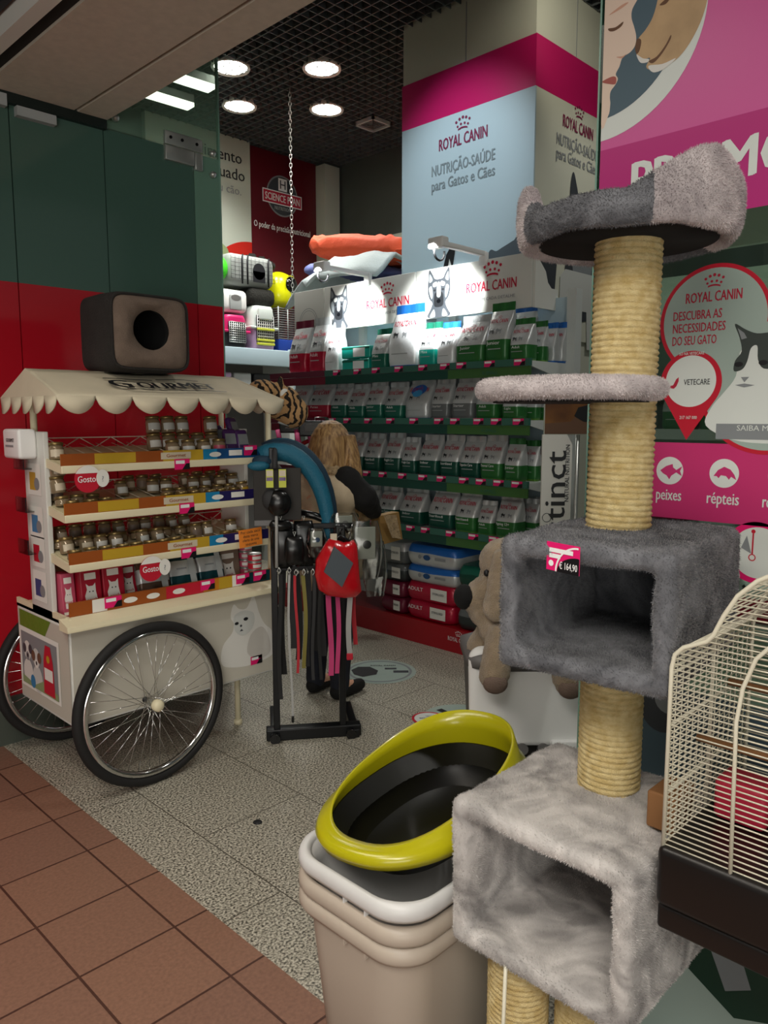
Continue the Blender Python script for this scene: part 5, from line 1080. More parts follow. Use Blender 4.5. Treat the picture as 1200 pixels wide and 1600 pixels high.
# red raincoat pack on a hanger
t = thing('dog_raincoat', 'shiny red packed dog raincoat with grey square patch on a black hanger', 'dog coat', tuple(FR @ Vector((.3, .85, .12))))
m = MB(); out = [(.185, .80), (.19, .87), (.225, .93), (.25, .965), (.29, .955), (.315, .945), (.36, .955), (.375, .93), (.38, .88), (.385, .80), (.395, .72), (.37, .695), (.32, .690), (.24, .705), (.20, .735)]
n = len(out); cx, cy = .29, .83; rings = []
for o, k in ((.07, .02), (.085, .6), (.09, .92), (.10, 1.0), (.115, .95), (.135, .7), (.145, .35), (.147, .02)):
    rings.append([(cx+(a-cx)*k, cy+(b-cy)*k, o+.006*noise.noise(Vector((a*60, b*60, o*30)))*(k < .98)) for a, b in out])
m.loft([list(reversed(r)) for r in rings], 'bag_red', FR, cap=(False, False)); m.build('coat_pack', t)
m = MB(); P = [(.268, .935), (.35, .86), (.30, .755), (.222, .825)]
m.prism([(a, b) for a, b in P], .135, .158, 'slate', FR); m.build('grey_patch', t)
m = MB(); m.tube([(.25, .94, .10), (.30, .975, .09), (.35, .94, .10)], .008, 'black_plastic', 8, M=FR); m.tube([(.30, .97, .09), (.30, 1.0, .09), (.325, 1.005, .08), (.335, .985, .08)], .006, 'black_plastic', 8, M=FR); m.rbox(.28, .965, .075, .325, 1.02, .09, 'black_plastic', .008, FR); m.rbox(.255, .94, .10, .285, .985, .106, 'jar_label', .002, FR); m.build('hanger', t)
# clear bags hanging behind
def clear(s, z, o, w, h, lb, c1, c2):
    t = thing('clear_pack', lb, 'package', tuple(FR @ Vector((s, z, o))), 0, 'clear plastic packs hanging on the rack')
    m = MB(); rings = []
    for i in range(9):
        q = i/8; ww = w/2*(.8+.35*math.sin(PI*q)); th = .02*math.sin(PI*min(max(q, .05), .95))+.003
        rings.append([(s+ww*math.cos(a)+.006*noise.noise(Vector((a*3, q*6, s*9))), z+h*q, o+th*math.sin(a)+.006*noise.noise(Vector((a*4, q*8, s*7)))) for a in [2*PI*j/20 for j in range(20)]])
    m.loft(rings, 'clear_bag', FR, cap=(False, False)); m.build('plastic_sleeve', t)
    m = MB(); m.rbox(s-w*.33, z+h*.35, o-.004, s+w*.33, z+h*.9, o+.004, c1, .004, FR); m.disc(s+w*.05, z+h*.6, w*.14, c2, FR, o+.006, 16); m.build('card', t)
clear(.42, .76, .04, .14, .27, 'clear plastic pack right of the red raincoat on the rack', 'vinyl_clear_grey', 'tag_black'); clear(.47, .67, -.0, .10, .26, 'clear plastic pack hanging lowest at the right end of the rack', 'charcoal', 'light_grey'); clear(.20, .87, .03, .08, .13, 'small clear pack with blue and red card left of the red raincoat', 'vinyl_clear_grey', 'label_blue'); clear(.33, .93, -.03, .12, .13, 'clear pack hanging behind the black hanger', 'vinyl_clear_grey', 'ink_grey')
m = MB(); m.tube([(.13, 1.06, -.06), (.2, 1.045, -.06), (.28, 1.01, -.06), (.30, .99, -.05)], .018, 'black_plastic', 8, M=FR); tag(m.build('packed_collar'), 'shiny black packed collar lying across the top of the rack', 'collar')
# black packed collars filling the rack's upper half
for k, (s, z, w_, h, o) in enumerate(((.05, .82, .105, .20, .02), (.145, .82, .105, .21, -.015), (.10, .84, .09, .13, .055), (.21, .83, .07, .14, -.02), (.30, .80, .09, .17, -.03), (.04, .99, .10, .05, .03))):
    m = MB(); rings = []
    for i in range(7):
        q = i/6; ww = w_/2*(.75+.25*math.sin(PI*q)); th = .016*math.sin(PI*min(max(q, .06), .94))+.002
        rings.append([(s+ww*math.cos(a)+.004*noise.noise(Vector((a*3, q*6, s*31))), z+h*q, o+th*math.sin(a)+.004*noise.noise(Vector((a*4, q*8, s*17)))) for a in [2*PI*j/20 for j in range(20)]])
    m.loft(rings, 'black_plastic', FR); t = tag(m.build('collar_pack'), 'shiny black packed collar on the rack, ' + ('leftmost of the middle row', 'second of the middle row', 'small one in front of the others', 'directly left of the red raincoat', 'behind the red raincoat', 'flat one lying above the middle row')[k], 'collar', 'black packed collars on the rack')
    m = MB(); m.tube([(s, z+h, o), (s+.006, z+h+.02, o), (s-.006, z+h+.02, o)], .002, 'steel', 5, cyc=True, M=FR); m.build('hang_loop', t)
# harnesses hanging from the shelf unit further back
def harness(x, y, z, lb):
    t = thing('dog_harness', lb, 'dog harness', (x, y, z), 0, 'pink harnesses behind the rack')
    m = MB(); F = frame((x, y, z), (.7, -.71, 0), (0, 0, 1)) @ Matrix.Scale(1.12, 4); m.rbox(-.09, .05, 0, .09, .15, .02, 'black_plastic', .01, F); m.rbox(-.05, .08, .02, .05, .13, .024, 'grey_plastic', .004, F); m.build('head_card', t)
    for a, b in ((-.10, -.08), (.02, .05), (.1, .08)):
        m = MB(); m.tube([(a, .07, .015), (a+.02, -.02, .04), (b, -.13, .02)], .016, 'lead_pink', 8, M=F); m.build('strap', t)
    m = MB(); m.tube([(-.09, 0, .03), (0, -.05, .05), (.1, .0, .03)], .014, 'lead_red', 8, M=F); m.build('chest_band', t)
    m = MB(); m.tube([(x+.04, y+.03, z+.13), (x+.02, y, z+.19), (3.70, y, z+.19)], .004, 'steel', 6); m.build('hook', t)
harness(3.585, 4.44, 1.32, 'pink dog harness with black card hanging left of the person'); harness(3.57, 4.20, 1.30, 'pink dog harness hanging closest to the blond hair of the person')
# ------------------------------------------------------------------ shopper seen from behind
WX, WY = 2.665, 3.03
pw = thing('person', 'person with long blond hair in tan vest over black sleeves facing the shelves', 'person', (WX, WY, 0))
WM = T(WX, WY, 0) @ RZ(8)
def W(x, y, z): return tuple(WM @ Vector((x, y, z)))     # faces +x, right side is -y
m = MB()
cap(m, W(.0, 0, .80), W(-.01, 0, 1.10), .115, .125); cap(m, W(0, .07, .82), W(0, -.07, .82), .115, .115); cap(m, W(-.01, .10, 1.13), W(-.01, -.10, 1.13), .085, .085); cap(m, W(.0, 0, 1.15), W(.035, 0, 1.28), .055, .045)
m.ell((0, 0, 0), (.085, .068, .105), 'x', WM @ T(.055, 0, 1.355)); m.ell((0, 0, 0), (.05, .055, .05), 'x', WM @ T(.085, 0, 1.30)); cap(m, W(.14, 0, 1.355), W(.15, 0, 1.325), .010, .013)
for s in (1, -1):
    m.ell((0, 0, 0), (.016, .008, .026), 'x', WM @ T(.05, .07*s, 1.35))
    cap(m, W(0, .075*s, .80), W(.02, .08*s, .43), .078, .055); cap(m, W(.02, .08*s, .43), W(-.01, .085*s, .08), .052, .036); cap(m, W(-.01, .085*s, .06), W(.14, .09*s, .035), .038, .03)
sk = soft(m, 'body', pw, 'skin', .009, 0, smooth=3)
def arm(s, el, wr):
    q = MB(); sh = (-.01, .165*s, 1.16); cap(q, W(*sh), W(*el), .045, .036); cap(q, W(*el), W(*wr), .035, .024)
    d = (Vector(wr)-Vector(el)).normalized(); side = d.cross(Vector((0, 0, 1))).normalized()*s; c = Vector(wr)+d*.05
    cap(q, W(*(Vector(wr)+d*.015)), W(*(Vector(wr)+d*.06)), .024, .028)
    for k in range(4):
        b = c+side*(.022-.0145*k)*1.0+d*.035; L = (.030, .036, .034, .026)[k]; dn = Vector((0, 0, -.014)); e1 = b+d*L+dn*.5; cap(q, W(*b), W(*e1), .0088, .008, n=8); cap(q, W(*e1), W(*(e1+d*L*.5+dn*1.4)), .008, .007, n=8)
    tb = c+side*.022-d*.02; te = tb+side*.025+d*.03; cap(q, W(*tb), W(*te), .0105, .009, n=8); cap(q, W(*te), W(*(te+d*.022)), .009, .008, n=8)
    soft(q, 'arm', pw, 'skin', .0045, 0, smooth=2)
EL_R, WR_R = (.05, -.205, 1.085), (.25, -.15, .955); EL_L, WR_L = (.08, .24, .98), (.28, .16, 1.02)
arm(-1, EL_R, WR_R); arm(1, EL_L, WR_L)
for s, el, wr in ((-1, EL_R, WR_R), (1, EL_L, WR_L)):
    m = MB(); cap(m, W(-.01, .14*s, 1.175), W(*el), .076, .064); mid = Vector(el)*.35+Vector(wr)*.65; cap(m, W(*el), W(*mid), .074, .048); soft(m, 'sleeve', pw, 'coat_black', .011, .004, 25)
m = MB()
cap(m, W(0, .05, .72), W(0, -.05, .72), .16, .16); cap(m, W(-.01, .05, .92), W(-.01, -.05, .92), .148, .148); cap(m, W(-.015, .09, 1.10), W(-.015, -.09, 1.10), .118, .118); cap(m, W(-.01, .09, 1.17), W(-.01, -.09, 1.17), .075, .075); cap(m, W(0, 0, .75), W(-.01, 0, 1.15), .155, .12)
soft(m, 'vest', pw, 'vest', .012, .004, 14, amp2=.008, freq2=6)
m = MB()
for k in range(16): a = 2*PI*k/16; m.ell((0, 0, 0), (.04, .045, .035), 'x', WM @ T(.02+.095*math.cos(a), .12*math.sin(a), 1.215+.02*math.cos(a*2)))
for k in range(7): m.ell((0, 0, 0), (.035, .04, .04), 'x', WM @ T(.05+.02*k, -.12-.0*k, 1.19-.035*k))
soft(m, 'fur_collar', pw, 'fur_tan', .009, .012, 45, smooth=2)
m = MB(); cap(m, W(0, .075, .78), W(.02, .08, .42), .092, .07); cap(m, W(.02, .08, .42), W(-.01, .085, .07), .068, .052); cap(m, W(0, -.075, .78), W(.02, -.08, .42), .092, .07); cap(m, W(.02, -.08, .42), W(-.01, -.085, .07), .068, .052); cap(m, W(0, .05, .80), W(0, -.05, .80), .12, .12); soft(m, 'trousers', pw, 'trousers', .011, .003, 20)
for s in (1, -1): m = MB(); cap(m, W(-.03, .085*s, .042), W(.15, .095*s, .036), .042, .034); soft(m, 'shoe', pw, 'coat_black', .008, 0)
# hair: a cap of strands falling over the back
m = MB(); m.ell((0, 0, 0), (.112, .098, .118), 'x', WM @ T(.035, 0, 1.362))
rr = random.Random(3)
for k in range(46):
    a = R(75+rr.uniform(0, 210)); r0 = .085; x0 = .03+r0*math.cos(a); y0 = r0*math.sin(a)*.95; L = rr.uniform(.20, .33)
    P = [(x0*.5+.02, y0*.55, 1.455), (x0, y0, 1.39), (x0*1.15-.02, y0*1.12, 1.28), (x0*1.2-.05, y0*1.25+rr.uniform(-.02, .02), 1.36-L), (x0*1.2-.045+rr.uniform(-.02, .02), y0*1.3+rr.uniform(-.03, .03), 1.33-L)]
    m.tube([W(*p) for p in P], [.018, .02, .021, .016, .004], 'x', 8)
for k in range(6): m.tube([W(.06+.01*k, -.085, 1.40), W(.05+.01*k, -.12, 1.30), W(.0+.012*k, -.15-.006*k, 1.21-.012*k), W(.02+.012*k, -.17, 1.15)], [.016, .018, .016, .005], 'x', 8)
soft(m, 'hair', pw, 'hair', .006, .001, 40, smooth=3)
for s in (1, -1):
    m = MB(); m.ell((0, 0, 0), (.006, .011, .007), 'tag_white', WM @ T(.132, .03*s, 1.375)); m.ell((0, 0, 0), (.004, .006, .006), 'photo_black', WM @ T(.136, .03*s, 1.375)); m.build('eye', pw)
m = MB(); m.ell((0, 0, 0), (.008, .022, .007), 'lip', WM @ T(.132, 0, 1.305)); m.build('mouth', pw)
# bag in the right hand
t = thing('paper_bag', 'brown folded paper bag held in front of the person with black sleeves', 'bag', W(.31, -.17, .84))
m = MB(); m.loft([[W(.20+.2*q*.0+a, -.17+b*(1-.5*q), .82+.15*q+.03*a) for a, b in ((0, -.05), (.18, -.05), (.18, .05), (0, .05))] for q in (0, .4, .8, 1)], 'kraft', smooth=False); m.build('pouch', t)
m = MB(); m.add([W(.19, -.228, .98), W(.30, -.235, .97), W(.36, -.225, .83), W(.26, -.235, .85)], [(0, 1, 2, 3)], 'fur_tan'); m.build('flap', t)
# ------------------------------------------------------------------ cat tree
PXc, PYc, PR = 1.279, .661, .0575
tr = thing('cat_tree', 'tall grey plush cat tree with sisal posts, two boxes and round perches', 'cat tree', (PXc, PYc, 0))
m = MB(); m.rbox(1.0, .46, .0, 1.42, .86, .045, 'x', .015); soft(m, 'base_plate', tr, 'fur_dark', .009, .002, 70)
def post(x, y, z0, z1, nm='sisal_post'):
    m = MB(); p = .0103; N = 28; n = int((z1-z0)/p)*6; vs = []
    for i in range(n+1):
        for j in range(N):
            a = 2*PI*j/N; z = z0+(z1-z0)*i/n; ph = ((z-z0)/p+j/N) % 1; r = PR-.0052+.0052*math.sqrt(max(0, 1-(2*ph-1)**2)); r += .0006*math.sin(j*9+z*900)
            vs.append((x+r*math.cos(a), y+r*math.sin(a), z))
    m.add(vs, [(i*N+j, i*N+(j+1) % N, (i+1)*N+(j+1) % N, (i+1)*N+j) for i in range(n) for j in range(N)], 'sisal', smooth=True)
    return m.build(nm, tr)
post(PXc, PYc, .80, 1.075); post(PXc, PYc, 1.29, 1.535); post(PXc, PYc, 1.56, 1.81)
post(1.12, .745, .045, .55); post(1.17, .63, .045, .55)
def plush_box(x0, x1, y0, y1, z0, z1, t, rz, nm, mt):
    m = MB(); cx, cy = (x0+x1)/2, (y0+y1)/2; M = T(cx, cy, 0) @ RZ(rz); a, b = (x1-x0)/2, (y1-y0)/2; r = t*.45
    m.rbox(-a, -b, z0, a, b, z0+t, 'x', r, M); m.rbox(-a, -b, z1-t, a, b, z1, 'x', r, M); m.rbox(-a, -b, z0, a, -b+t, z1, 'x', r, M); m.rbox(-a, b-t, z0, a, b, z1, 'x', r, M); m.rbox(a-t, -b, z0, a, b, z1, 'x', r, M)
    return soft(m, nm, tr, mt, .0062, .0022, 150, smooth=3, amp2=.004, freq2=12)
lb_ = plush_box(1.03, 1.385, .487, .84, .535, .815, .036, 0, 'lower_box', 'fur_light')
ub_ = plush_box(1.06, 1.43, .482, .775, 1.078, 1.302, .034, 6, 'upper_box', 'fur_dark')
pile(lb_, 130000, .0042, seed=1); pile(ub_, 130000, .0044, seed=2); lb_['label'] = 'paler grey lower plush box'; ub_['label'] = 'darker grey upper plush box'
m = MB(); m.lathe([(.142, 1.528), (.157, 1.53), (.164, 1.54), (.164, 1.552), (.157, 1.561), (.142, 1.564), (.01, 1.564)], 'x', 64, T(1.212, .728, 0)); d_ = soft(m, 'middle_perch', tr, 'fur_flap', .0055, .002, 150, smooth=2)
pile(d_, 190000, .0042, lean=(0, 0, 0), seed=3)
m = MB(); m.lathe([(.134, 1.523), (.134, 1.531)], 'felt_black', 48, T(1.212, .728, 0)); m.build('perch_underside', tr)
# top perch: a round tray whose plush rim rises into two pointed flaps
TX, TY, TZ, TR = 1.282, .667, 1.80, .171
cdir = math.atan2(-TY, -TX)                  # towards the viewer
def rim_top(a):
    d = (a-cdir+PI) % (2*PI)-PI
    def bump(c, w, h): q = abs(((d-c+PI) % (2*PI))-PI)/w; return h*max(0, 1-q**1.6) if q < 1 else 0
    return .045+bump(R(48), R(48), .068)+bump(R(-88), R(28), .06)+bump(R(150), R(40), .05)
m = MB(); N = 96; vs = []; prof = ((.0, 0), (.006, -.006), (.022, -.01), (.03, .0), (.033, .3), (.03, .75), (.02, .97), (.008, 1), (-.004, .9), (-.008, .5), (-.008, .2), (-.03, .12))
rings = []
for j in range(N):
    a = 2*PI*j/N; H = rim_top(a); ring = []
    for dr, q in prof:
        z = TZ+(q*H if q > 0 else q); r = TR-.02+dr+(.12*max(0, H-.05)*max(q, 0)); ring.append((TX+r*math.cos(a), TY+r*math.sin(a), z))
    rings.append(ring)
m.loft([list(reversed(r)) for r in rings], 'x', cyc=True)
m.lathe([(.01, TZ+.004), (TR-.005, TZ+.004), (TR-.005, TZ+.022), (.01, TZ+.022)], 'x', 64, T(TX, TY, 0))
tp = soft(m, 'top_perch', tr, 'fur_dark', .0055, .002, 150, smooth=2, amp2=.004, freq2=12)
tp.data.materials.append(MATS['fur_flap'])
for p in tp.data.polygons:
    c = p.center+Vector((PXc, PYc, 0)); a = math.atan2(c.y-TY, c.x-TX); d = ((a-cdir+PI) % (2*PI)-PI)
    if R(12) < d < R(120) or d < R(-66) : p.material_index = 1
pile(tp, 210000, .0046, lean=(0, 0, -.3), seed=4)
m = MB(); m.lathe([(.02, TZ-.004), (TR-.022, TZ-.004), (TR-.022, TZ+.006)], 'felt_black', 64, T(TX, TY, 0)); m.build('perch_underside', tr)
m = MB(); m.tube([(1.035, .715, .55), (1.03, .715, .4), (1.035, .717, .2), (1.03, .716, .06)], .0035, 'cage_wire', 8); m.build('toy_cord', tr)
m = MB(); F = frame((1.053, .636, 1.278), (-.10, -1, -.03), (0, 0, 1)) 
m.rbox(-.032, -.024, -.0008, .032, .022, .0, 'price_pink', .0003, F); m.rect(-.026, .006, .02, .013, 'tag_white', F, .001); m.rect(-.026, -.003, -.004, .004, 'tag_white', F, .001)
m.poly([(-.01, -.024)]+[(.03-.04*math.cos(R(q)), -.024+.027*math.sin(R(q))) for q in range(0, 91, 10)]+[(.032, .002), (.032, -.024)], 'tag_black', F, .0012); m.ring(.03, -.024, .041, .044, 'tag_white', F, .0011, 16, 90, 180)
m.text('€ 164,90', 'tag_white', F, .016, w=.034, x=.012, y=-.018, off=.0018); m.disc(-.022, -.012, .005, 'tag_white', F, .001, 12)
tag(m.build('price_card'), 'pink and black price card clipped to the front of the upper plush box', 'price tag')
# ------------------------------------------------------------------ nested bins
def rr_ring(x0, x1, y0, y1, r, z, k=8):
    pts = []
    for cx, cy, a0 in ((x1-r, y1-r, 0), (x0+r, y1-r, 90), (x0+r, y0+r, 180), (x1-r, y0+r, 270)):
        for q in range(k+1): a = R(a0+90*q/k); pts.append((cx+r*math.cos(a), cy+r*math.sin(a), z))
    return pts
BX0, BX1, BY0, BY1 = .955, 1.53, .882, 1.235
def bin_(dz, mt, lb, h=.55):
    """a tapered bin; the nested ones show only their upper band above the bin they sit in"""
    t = thing('storage_bin', lb, 'bin', ((BX0+BX1)/2, (BY0+BY1)/2, dz), 0, 'nested plastic bins under the yellow tray')
    def rg(i, z, r=.085): return rr_ring(BX0+i, BX1-i, BY0+i, BY1-i, r, z)
    zt = dz+h; g = .02 if dz > 0 else 0
    m = MB(); m.loft([rg(.062+g*.6, dz), rg(.05+g*.7, dz+.01), rg(.016+g*.2, zt-.045), rg(.012, zt-.01), rg(.018, zt-.01), rg(.024+g*.2, zt-.05), rg(.055+g*.8, dz+.02)], mt, cap=(True, True)); m.build('shell', t)
    m = MB(); m.loft([rg(.012, zt-.032), rg(.002, zt-.036), rg(-.003, zt-.026), rg(-.003, zt-.012), rg(.001, zt), rg(.009, zt+.002), rg(.016, zt-.004), rg(.018, zt-.03)], mt, cap=(False, False)); m.build('rim', t)
    m = MB()
    for y in (.99, 1.05): m.box(BX0+.004, y, zt-.05, BX0+.02, y+.004, zt-.034, mt)
    m.build('rim_rib', t)
bin_(.0, 'beige_plastic', 'tall beige bin at the bottom of the nested stack', .50)
bin_(.045, 'beige_plastic', 'beige bin with its rim in the middle of the nested stack', .495)
bin_(.09, 'bin_white', 'white bin rim on top of the nested stack holding the yellow tray', .50)
# ------------------------------------------------------------------ oval litter tray
lt = thing('litter_tray', 'oval black litter tray with high lime yellow rim on the white bin', 'litter tray', (1.27, 1.10, .56))
LM = T(1.248, 1.082, .652) @ RZ(8) @ RY(-3) @ RX(-4)
def ov(a, b, z, n=64, tilt=0.):
    a *= .95; b *= .86
    return [(a*math.copysign(abs(math.cos(t))**.85, math.cos(t)), b*math.copysign(abs(math.sin(t))**.85, math.sin(t)), z+tilt*a*math.cos(t)) for t in [2*PI*i/n for i in range(n)]]
m = MB(); m.loft([ov(.18, .105, -.09), ov(.20, .125, -.082), ov(.226, .145, -.05), ov(.279, .194, .008), ov(.272, .187, .008), ov(.21, .13, -.075), ov(.01, .01, -.078)], 'basin_black', LM, cap=(True, True)); m.build('basin', lt)['label'] = 'black basin'
m = MB(); m.loft([ov(.283, .198, -.008), ov(.303, .218, -.012), ov(.31, .225, .005), ov(.303, .218, .018, tilt=.0), ov(.288, .203, .03, tilt=.04), ov(.276, .192, .058, tilt=.15), ov(.268, .185, .061, tilt=.155), ov(.270, .187, .035, tilt=.06), ov(.278, .193, .005)], 'lime_plastic', LM, cap=(False, False)); m.build('rim', lt)['label'] = 'high lime yellow rim'
# ------------------------------------------------------------------ white lid, grey tub, plush dog
gt = thing('grey_tub', 'dark grey plastic tub with small white label behind the white lid', 'tub', (2.425, 1.575, 0))
m = MB(); GM = T(2.425, 1.575, 0) @ RZ(-45.6)
def gr(i, z): return [tuple(GM @ Vector(p)) for p in rr_ring(-.26+i, .26-i, -.16+i, .16-i, .06, z)]
m.loft([gr(.04, 0), gr(.03, .01), gr(.0, .60), gr(-.012, .60), gr(-.012, .635), gr(.03, .66)], 'grey_plastic'); m.build('body', gt)
m = MB(); m.rect(-.225, .52, -.165, .575, 'paper', GM @ T(0, -.164, 0) @ RX(90), .004); m.build('label', gt)
wl = thing('lidded_container', 'plastic container with its big white rounded lid open upright behind the yellow tray', 'container', (2.12, 1.35, 0))
WLM = T(2.235, 1.46, .335) @ RZ(-45.6) @ RX(-14)
m = MB(); pr = rr_ring(-.215, .215, 0, .35, .05, 0, 6)
def lidr(i, y): return [tuple(WLM @ Vector((max(-.215+i, min(.215-i, p[0])), y, max(0, min(.35, p[1]))))) for p in [(q[0]*(1-i/.215), q[1]*(1-i/.35)+i*.5) for q in pr]]
m.loft([lidr(0, .02), lidr(0, .004), lidr(.006, -.004), lidr(.03, -.006)], 'white_plastic'); m.build('lid', wl)['label'] = 'big white lid standing open'
m = MB(); CM = T(2.235, 1.46, 0) @ RZ(-45.6)
m.loft([[tuple(CM @ Vector(p)) for p in rr_ring(-.2+i, .2-i, -.30+i, -.01-i, .04, z)] for i, z in ((.03, 0), (.02, .008), (.0, .27), (-.006, .275), (-.006, .295), (.006, .295), (.01, .27), (.03, .02))], 'grey_plastic'); m.build('tub', wl)
m = MB()
for a, b in ((-.215, -.05), (.07, .215)): m.rbox(a, -.03, -.015, b, .03, .022, 'white_plastic', .01, WLM)
m.build('lid_lip', wl)
m = MB()
for x in (-.03, .045): m.cyl((x, -.02, -.01), (x, .02, -.01), .02, 'grey_plastic', 14, M=WLM)
m.build('hinge_pin', wl)
pg = thing('plush_dog', 'tan plush dog with black nose and hanging ears sitting behind the plush box', 'plush toy', (2.27, 1.52, .62))
DM = T(2.215, 1.53, .655) @ RZ(135)        # +x to the viewer's left
def Dp(x, y, z): return tuple(DM @ Vector((x, y, z)))
m = MB()
def de(x, y, z, a, b, c, ry=0): m.ell((0, 0, 0), (a, b, c), 'x', DM @ T(x, y, z) @ RY(ry))
de(-.03, 0, .12, .16, .12, .13); de(.02, 0, .25, .10, .09, .11); de(.03, 0, .34, .095, .085, .085); de(.10, 0, .235, .07, .06, .055, 20); de(.135, 0, .20, .052, .05, .042, 25); de(.09, .0, .16, .07, .06, .06)
cap(m, Dp(.06, .10, .10), Dp(.085, .13, -.03), .05, .052); cap(m, Dp(-.14, .12, .08), Dp(-.165, .14, -.045), .05, .052); cap(m, Dp(.05, -.1, .08), Dp(.1, -.12, .0), .05, .05)
bd = soft(m, 'body', pg, 'plush_tan', .008, .003, 60, smooth=3)
m = MB(); m.ell((0, 0, 0), (.038, .05, .045), 'x', DM @ T(.175, .005, .215)); soft(m, 'nose', pg, 'felt_black', .006, .001, 50)
for s in (1, -1):
    m = MB(); cap(m, Dp(.06, .075*s, .37), Dp(.075, .105*s, .20), .03, .05); soft(m, 'ear', pg, 'plush_tan', .007, .003, 60)
for x, y, z in ((.085, .165, -.045), (-.165, .175, -.06)):
    m = MB(); m.ell((0, 0, 0), (.042, .022, .035), 'plush_pad', DM @ T(x, y, z)); m.build('paw_pad', pg)
for s in (1, -1):
    m = MB(); m.ell((0, 0, 0), (.01, .01, .012), 'photo_black', DM @ T(.105, .055*s, .31)); m.build('eye', pg)
# ------------------------------------------------------------------ bird cage
cg = thing('bird_cage', 'white wire bird cage with domed roof on a dark brown tray', 'cage', (1.22, .27, .75))
KX0, KX1, KY0, KY1, KZ0 = 1.074, 1.405, .10, .462, .852
half = [(.462, .852), (.462, 1.135), (.458, 1.155), (.446, 1.168), (.413, 1.184), (.404, 1.196), (.392, 1.225), (.375, 1.256), (.35, 1.281), (.32, 1.298), (.281, 1.304)]
prof = half+[(2*.281-y, z) for y, z in half[-2::-1]]
def wy(z):
    for (a, b), (c, d) in zip(half, half[1:]):
        if b <= z <= d: return a+(c-a)*(z-b)/max(d-b, 1e-6)
    return .281
for x, nm in ((KX0, 'front_bars'), (KX1, 'rear_bars')):
    m = MB(); z = KZ0+.0085
    while z < 1.300:
        y = wy(z); m.cyl((x, y, z), (x, 2*.281-y, z), .00125, 'cage_wire', 5); z += .0085
    m.tube([(x, a, b) for a, b in prof], .0034, 'cage_wire', 8); m.cyl((x, .462, KZ0), (x, .10, KZ0), .003, 'cage_wire', 8)
    if x == KX0: m.tube([(x-.004, .362, KZ0), (x-.004, .366, 1.08), (x-.004, .360, 1.13), (x-.004, .345, 1.175), (x-.004, .318, 1.207), (x-.004, .281, 1.217), (x-.004, .244, 1.207), (x-.004, .217, 1.175), (x-.004, .20, 1.08), (x-.004, .20, KZ0)], .003, 'cage_wire', 8)
    m.build(nm, cg)
for y, nm in ((.462, 'side_bars'), (.10, 'side_bars')):
    m = MB(); z = KZ0
    while z < 1.15: m.cyl((KX0, y, z), (KX1, y, z), .00125, 'cage_wire', 5); z += .0085
    for z in (.94, 1.045, 1.125): m.cyl((KX0, y, z), (KX1, y, z), .0024, 'cage_wire', 6)
    for k in range(14): m.cyl((KX0+.02+.022*k, y, KZ0), (KX0+.02+.022*k, y, 1.15), .0012, 'cage_wire', 4)
    m.build(nm, cg)
m = MB(); P = [Vector((0, a, b)) for a, b in prof]; L = 0; pts = []
for a, b in zip(P[1:], P[2:-1]):
    n = max(1, int((b-a).length/.0085))
    for i in range(n): pts.append(a+(b-a)*i/n)
for p in pts: m.cyl((KX0, p.y, p.z), (KX1, p.y, p.z), .00125, 'cage_wire', 5)
m.tube([(KX0+.16, a, b) for a, b in prof], .0025, 'cage_wire', 6); m.build('roof_bars', cg)
m = MB(); m.rbox(KX0-.012, KY0-.012, .765, KX1+.012, KY1+.006, .86, 'tray_black', .012); m.build('tray', cg)
for x, z in ((1.17, 1.0), (1.29, 1.06)): m = MB(); m.cyl((x, .105, z), (x, .457, z), .006, 'cardboard', 10); m.build('perch', cg)
m = MB(); m.rbox(1.2, .36, .862, 1.27, .44, .93, 'ink_red', .01); m.build('feeder', cg)
t = thing('cage_stand', 'dark brown pedestal table under the white bird cage', 'table', (1.22, .27, 0))
m = MB(); m.rbox(1.07, .08, .725, 1.41, .466, .765, 'tray_black', .006); m.build('top', t)
m = MB(); m.lathe([(.16, 0), (.16, .015), (.05, .04), (.035, .08), (.035, .68), (.09, .725)], 'tray_black', 28, T(1.28, .2, 0)); m.build('pedestal', t)
m = MB(); m.rbox(1.17, .487, .822, 1.25, .535, .885, 'cardboard', .004); tag(m.build('nest_box'), 'small brown cardboard box wedged between the lower plush box and the cage', 'box')
# ------------------------------------------------------------------ shop window with its stickers
GX = 1.55; GE = .880
m = MB(); m.box(GX, -2.5, .06, GX+.010, GE, 2.9, 'pane'); struct(m, 'window_1')
m = MB(); m.box(GX-.001, GE, .06, GX+.011, GE+.004, 2.9, 'edge_green'); struct(m, 'trim_8')
m = MB(); m.box(GX-.02, -2.5, 0, GX+.03, GE+.004, .06, 'dark_metal'); struct(m, 'baseboard_right')
def dec(name, lb, par=None):
    return tag(name, lb, 'window sticker')
E0 = GX-.0012
# promotion banner
m = MB(); F = PX(E0, 0, 0)
def Y(y): return -y
m.rect(Y(.873), 1.885, Y(-.4), 2.75, 'promo_light', F, 0); m.rect(Y(.873), 1.885, Y(-.4), 2.058, 'promo_dark', F, .0004)
def clipx(pts, x0):
    out = []
    for i, p in enumerate(pts):
        q = pts[i-1]
        if (p[0] >= x0) != (q[0] >= x0): t = (x0-q[0])/(p[0]-q[0]); out.append((x0, q[1]+(p[1]-q[1])*t))
        if p[0] >= x0: out.append(p)
    return out
def cpoly(pts, mt, off): 
    q = clipx(sm(pts) if len(pts) < 60 else pts, Y(.873)); 
    if len(q) > 2: m.poly(q, mt, F, off)
def circle(cy, cz, r, n=72): return [(Y(cy)+r*math.cos(2*PI*i/n), cz+r*math.sin(2*PI*i/n)) for i in range(n)]
cpoly(circle(.875, 2.295, .218), 'decal_white', .0008); cpoly(circle(.875, 2.295, .175), 'slate_blue', .0012)
